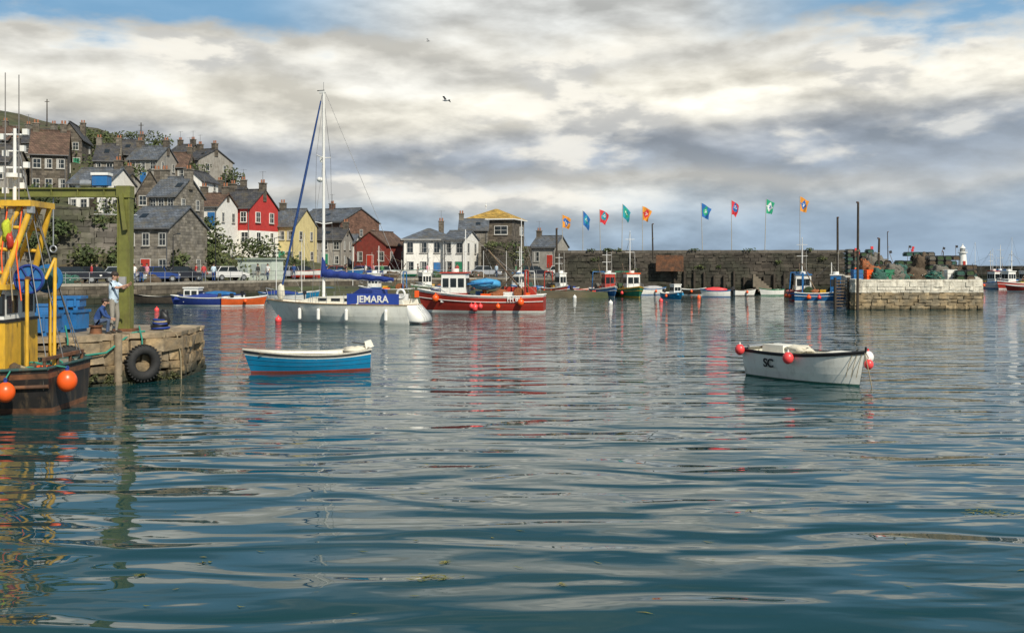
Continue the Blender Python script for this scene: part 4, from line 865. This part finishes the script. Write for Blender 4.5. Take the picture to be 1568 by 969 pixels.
g.cyl('yellow_derrick',yellow,(wx-1.5,.5,zd),(wx-1.45,.3,3.6),.045,n=8); g.cyl('yellow_derrick',yellow,(wx-1.45,.3,3.6),(wx-1.3,.5,3.1),.04,n=8)
mm=wx-.38
g.cyl('mast',white,(mm,0,zd+2.4),(mm,0,6.75),.06,.04,10)
for zz,w_ in ((6.6,.28),(6.2,.2),(5.8,.3),(5.3,.2)): g.cyl('mast_arms',white,(mm-w_,0,zz),(mm+w_,0,zz),.025,n=6); g.box('deck_lamps',white,(mm-w_,.05,zz+.06),(.12,.12,.14)); g.box('deck_lamps',white,(mm+w_,.05,zz-.06),(.12,.12,.14))
g.cyl('radar_scanner',white,(mm,.1,5.55),(mm,.1,5.65),.2,n=12)
for q,zt in ((.1,8.05),(-.22,8.0)): g.cyl('whip_aerial',M('aerial_grey',(.2,.19,.18)),(mm+q,.3,zd+2.4),(mm+q,.3,zt),.02,.012,5)
for (a,b2) in (((mm,0,6.7),(-4.6,.2,1.2)),((mm,0,6.7),(3,0,1.5)),((wx-.7,.4,4.9),(-4.5,1.0,1.3)),((wx-.7,-.4,4.9),(-4.5,-1,1.3)),((mm,0,6.2),(-4.6,-1.0,1.2))): g.tube('rigging',wire,[a,b2],.014,4)
for k in range(6): a=Vector((wx-.8,.6,4.8)); g.tube('hanging_ropes',R.choice([rope,grope,orange]),[a+Vector((.17*k,0,0)),a+Vector((.17*k+.06,.2,-1.1)),a+Vector((.2*k-.1,.3,-2.2))],.018,5)
g.ball('hung_net',M('net_lime',(.4,.45,.03),.9,.3,9),(wx-.5,.75,4.25),(.1,.1,.26),14,9,.6); g.ball('hung_net',NC[2],(wx-.2,.8,4.5),(.1,.1,.24),14,9,.6); g.ball('hung_net',red,(wx-.6,.8,4.0),(.08,.08,.18),12,8,.5)
g.cyl('exhaust',rust,(wx+1.0,.4,zd+2.4),(wx+1.0,.4,4.2),.08,n=8)
g.box('stern_rail',rust,(-4.55,0,1.25),(.08,2.5,.08)); 
for q in (-1.2,-.4,.4,1.2): g.cyl('stern_posts',rust,(-4.55,q,.6),(-4.55,q,1.25),.04,n=6)
g.ball('deck_nets',NC[0],(-4.1,-.3,.75),(.35,.8,.3),18,10,.5); g.ball('deck_nets',NC[1],(-3.8,.7,.8),(.4,.4,.28),18,10,.5)
for k in range(10): g.torus('deck_ropes',R.choice([rope,grope,orange]),(-4.1+R.uniform(-.3,.4),R.uniform(-.8,1),1.0),R.uniform(.1,.2),.025,(R.uniform(-.4,.4),R.uniform(-.4,.4),1),14,5)
q=pt(.085,1,1,-.28); buoy(g,'fender_buoys',orange,(q[0],q[1],.56),.21,navy); g.tube('fender_lanyards',grope,[(q[0],q[1],.86),(q[0],q[1]-.3,1.04)],.02,5)
buoy(g,'fender_buoys',orange,(-4.97,.95,.72),.23,navy); g.tube('fender_lanyards',grope,[(-4.97,.95,1.04),(-4.7,.95,1.08)],.02,5)
for s_ in (1,-1): g.tube('rub_rail',rust,[pt(i/20,.55,s_,-.03) for i in range(21)],.05,6)
g.done()
# ---------------------------------------------------------------- people
def human(name,loc,rz,shirt,trous,hair,J=None,sub=2,scale=1,shoe=(.03,.025,.02),sleeve='short',cap=None):
    j={'pel':(0,0,.95),'wai':(.0,0,1.1),'che':(0,0,1.3),'ntop':(0,0,1.47),'neck':(.01,0,1.54),'hd':(.03,0,1.63),'crown':(.02,0,1.69),
       'sl':(0,.17,1.42),'sr':(0,-.17,1.42),'el':(-.02,.23,1.15),'er':(-.02,-.23,1.15),'wl':(.05,.24,.9),'wr':(.05,-.24,.9),
       'hl':(0,.09,.9),'hr':(0,-.09,.9),'kl':(.03,.11,.5),'kr':(.03,-.11,.5),'al':(-.02,.12,.08),'ar':(-.02,-.12,.08),'tl':(.16,.14,.035),'tr':(.16,-.14,.035)}
    if J: j.update(J)
    rad={'pel':.135,'wai':.125,'che':.15,'ntop':.08,'neck':.055,'hd':.095,'crown':.085,'sl':.065,'sr':.065,'el':.043,'er':.043,'wl':.027,'wr':.027,'hl':.095,'hr':.095,'kl':.062,'kr':.062,'al':.042,'ar':.042,'tl':.035,'tr':.035}
    arm='skin' if sleeve=='short' else 'shirt'
    E=[('pel','wai','shirt'),('wai','che','shirt'),('che','ntop','shirt'),('ntop','neck','skin'),('neck','hd','skin'),('hd','crown','skin'),('che','sl','shirt'),('che','sr','shirt'),('sl','el','up'),('sr','er','up'),('el','wl',arm),('er','wr',arm),
       ('pel','hl','trous'),('pel','hr','trous'),('hl','kl','trous'),('hr','kr','trous'),('kl','al','trous'),('kr','ar','trous'),('al','tl','shoe'),('ar','tr','shoe')]
    names=list(j); V=[Vector(j[k]) for k in names]; RR=[rad[k] for k in names]; ed=[(names.index(a),names.index(b)) for a,b,_ in E]; tags=[t for *_,t in E]; roots=[names.index('pel')]
    for e_,w_ in (('el','wl'),('er','wr')):
        W=Vector(j[w_]); D=(W-Vector(j[e_])).normalized(); S=D.cross(Vector((0,1,0)) if abs(D.y)<.8 else Vector((0,0,1))).normalized(); Nn=D.cross(S)
        i0=len(V); V.append(W+D*.075); RR.append(.03); ed.append((names.index(w_),i0)); tags.append('skin')
        for k,(o,ln) in enumerate(((-.03,.07),(-.01,.085),(.01,.08),(.03,.062))):
            i1=len(V); p=W+D*.07+S*o; V+= [p,p+D*ln*.55+Nn*.004,p+D*ln*.85+Nn*.03,p+D*ln*.95+Nn*.045]; RR+=[.0095,.009,.008,.007]; roots.append(i1)
            for q in range(3): ed.append((i1+q,i1+q+1)); tags.append('skin')
        i1=len(V); p=W+D*.03-S*.02; V+=[p,p-S*.035+D*.025+Nn*.01,p-S*.045+D*.055+Nn*.02]; RR+=[.011,.01,.008]; roots.append(i1)
        for q in range(2): ed.append((i1+q,i1+q+1)); tags.append('skin')
    me=bpy.data.meshes.new('b'); me.from_pydata(V,ed,[]); ob=bpy.data.objects.new('b',me); sc.collection.objects.link(ob)
    md=ob.modifiers.new('s','SKIN'); md.use_smooth_shade=True
    sv=me.skin_vertices[0].data
    for i,r in enumerate(RR):
        sv[i].radius=(r,r); sv[i].use_root=False
    for i in roots: sv[i].use_root=True
    m2=ob.modifiers.new('u','SUBSURF'); m2.levels=sub; m2.render_levels=sub
    dg=bpy.context.evaluated_depsgraph_get(); dg.update(); nm=bpy.data.meshes.new_from_object(ob.evaluated_get(dg)); bpy.data.objects.remove(ob)
    nm.name='body'; skin=M('skin',(.5,.28,.19),.55,.05,8); ms={'skin':skin,'shirt':shirt,'trous':trous,'shoe':M('shoe_leather',shoe,.6)}
    mi={k:i for i,k in enumerate(ms)}; nm.materials.clear()
    for k in ms: nm.materials.append(ms[k])
    for p in nm.polygons:
        c=p.center; best=None
        for (a,b),t in zip(ed,tags):
            A=V[a]; Bv=V[b]; ab=Bv-A; k=max(0,min(1,(c-A).dot(ab)/max(1e-9,ab.length_squared))); dd=(c-A-ab*k).length-(RR[a]*(1-k)+RR[b]*k)
            if best is None or dd<best[0]: best=(dd,t,k)
        t=best[1]
        if t=='up': t='shirt' if (best[2]<.75 or sleeve=='long') else 'skin'
        if t=='shirt' and not sleeve=='long' and c.z<j['pel'][2]-.06: t='trous'
        p.material_index=mi[t]; p.use_smooth=True
    g=G(name,loc,rz); hd=Vector(j['hd']); hc=hd+Vector((0,0,.03))
    g.ball('hair',hair,(hc.x-.02,hc.y,hc.z+.035),(.108,.1,.1),14,9,.1); g.box('nose',skin,(hc.x+.105,hc.y,hc.z-.03),(.035,.025,.045),taper=.6)
    for s_ in (-1,1): g.ball('eyes',black,(hc.x+.09,hc.y+s_*.035,hc.z-.005),.011,6,5); g.ball('ears',skin,(hc.x,hc.y+s_*.098,hc.z-.02),(.022,.012,.032),8,6)
    g.box('mouth',M('lips',(.35,.12,.1)),(hc.x+.092,hc.y,hc.z-.07),(.012,.05,.01))
    e=g.done(); o=bpy.data.objects.new('body',nm); o.parent=e; sc.collection.objects.link(o); e.scale=(scale,)*3
    return e
lb=M('pale_blue_shirt',(.52,.64,.74),.85,.08,10,bump=.3); kh=M('khaki_trousers',(.27,.25,.21),.9,.12,10,bump=.3); hair=M('dark_hair',(.03,.02,.015),.7,.2,20); nv=M('navy_jacket',(.02,.06,.2),.85,.15,8); jean=M('denim',(.06,.09,.16),.9,.15,10)
human('standing_man',(X(174,30.7),30.7,PZ),math.radians(-12),lb,kh,hair,{'sr':(.02,-.17,1.42),'er':(.24,-.2,1.3),'wr':(.5,-.17,1.38),'sl':(.02,.17,1.42),'el':(.22,.2,1.28),'wl':(.44,.1,1.4),'hd':(.05,0,1.62),'kl':(.05,.12,.5),'al':(-.02,.15,.08),'tl':(.17,.17,.035)},scale=1.03)
human('seated_person',(X(147,30.4),30.4,PZ),math.radians(10),nv,jean,hair,{'pel':(0,0,.42),'wai':(.04,0,.56),'che':(.14,0,.74),'ntop':(.22,0,.88),'neck':(.25,0,.94),'hd':(.29,0,1.02),'crown':(.3,0,1.08),'sl':(.18,.17,.84),'sr':(.18,-.17,.84),'el':(.3,.2,.6),'er':(.3,-.2,.6),'wl':(.48,.12,.52),'wr':(.48,-.12,.52),'hl':(.02,.09,.4),'hr':(.02,-.09,.4),'kl':(.42,.13,.48),'kr':(.42,-.13,.48),'al':(.36,.13,.08),'ar':(.36,-.13,.08),'tl':(.52,.15,.035),'tr':(.52,-.15,.035)},sleeve='long',scale=.9)
g=G('bollard_seat',(X(147,30.4),30.4,PZ)); g.cyl('drum',rust,(0,0,0),(0,0,.24),.18,.15,14); g.cyl('cap',rust,(0,0,.22),(0,0,.27),.2,.2,14); g.done()
SH=[lb,nv,M('red_top',(.45,.04,.04)),M('white_top',(.7,.7,.68)),M('green_top',(.06,.2,.08)),M('black_top',(.03,.03,.03)),M('pink_top',(.6,.25,.3))]
pp=[(140,96),(148,96.5),(205,96),(217,97),(312,103),(327,105),(300,108),(395,109),(410,111),(560,128),(572,129),(585,129),(640,133),(655,134),(700,134),(760,133),(775,134),(790,134),(530,128),(500,126),(450,118),(225,99)]
for px,d in pp:
    sw=R.uniform(.05,.22); human('pedestrian',(X(px,d),d,1.77),R.uniform(0,6.28),R.choice(SH),R.choice([kh,jean,nv]),hair,{'kl':(.03+sw*.5,.11,.5),'al':(sw,.12,.08),'tl':(sw+.17,.13,.035),'kr':(.0,-.11,.5),'ar':(-sw,-.12,.1),'tr':(-sw+.17,-.13,.035),'wl':(.12,.25,.93),'wr':(-.02,-.25,.9)},sub=1,sleeve=R.choice(['short','long']))
human('fisherman',(X(742,77),77,.72),1,nv,M('orange_oilskin',(.7,.18,.03)),hair,None,1,sleeve='long')
# ---------------------------------------------------------------- gulls
def gull(px,py,d,rz,bank,sp=1.25):
    g=G('seagull',(X(px,d),d,Z(py,d)),rz,rx=bank); gw=M('gull_white',(.6,.6,.6)); gg=M('gull_grey',(.16,.16,.17))
    g.ball('body',gw,(0,0,0),(.27,.09,.09)); g.ball('head',gw,(.28,0,.04),(.08,.06,.06)); g.cyl('beak',M('beak',(.6,.4,.05)),(.34,0,.03),(.42,0,.01),.02,.005,6)
    g.add('tail',gw,[(-.2,-.05,0),(-.2,.05,0),(-.42,.1,.01),(-.42,-.1,.01)],[(0,1,2,3)])
    for s_ in (-1,1): g.add('wings',gg,[(.12,s_*.05,.04),(-.1,s_*.05,.04),(.16,s_*.4,.2),(-.06,s_*.42,.2),(-.02,s_*sp/2,.1),(-.1,s_*sp/2,.09)],[(0,1,3,2),(2,3,5,4)])
    g.done()
gull(683,154,90,2.6,.3); gull(655,63,140,.4,.5)
for px,d,m1,m2,rz_ in [(500,128,white,blue,.3),(535,131,blue,white,-.2),(625,135,white,green,.1),(470,122,white,red,.5)]:
    g=G('beached_dinghy',(X(px,d),d,2.15),rz_); hull(g,3.8,1.4,.55,.3,[m2,m2,m1,m1,m1,m1,m2],.78,.35,.35,.12,'open',cream,rim=m2,rr=.035,wl=.07)
    for q in (-1,1): g.box('trestles',wood,(q,0,-.28),(.12,1.1,.22))
    g.done()
for px,d,m in [(485,126,NC[1]),(515,129,NC[0]),(548,131,NC[3]),(600,133,NC[1]),(225,98.5,NC[1]),(105,93,NC[0]),(670,135,NC[4]),(730,136,NC[1])]: netpile((X(px,d),d,1.77),(1.1,.8,.6),m)
for px,d in [(420,114),(545,132),(655,137),(790,138),(330,106),(265,101)]:
    g=G('street_lamp',(X(px,d),d,1.76)); g.cyl('column',black,(0,0,0),(0,0,4.6),.07,.04,8); g.cyl('arm',black,(0,0,4.5),(.5,0,4.7),.03,n=6); g.box('lantern',glass,(.55,0,4.65),(.3,.18,.12)); g.done()
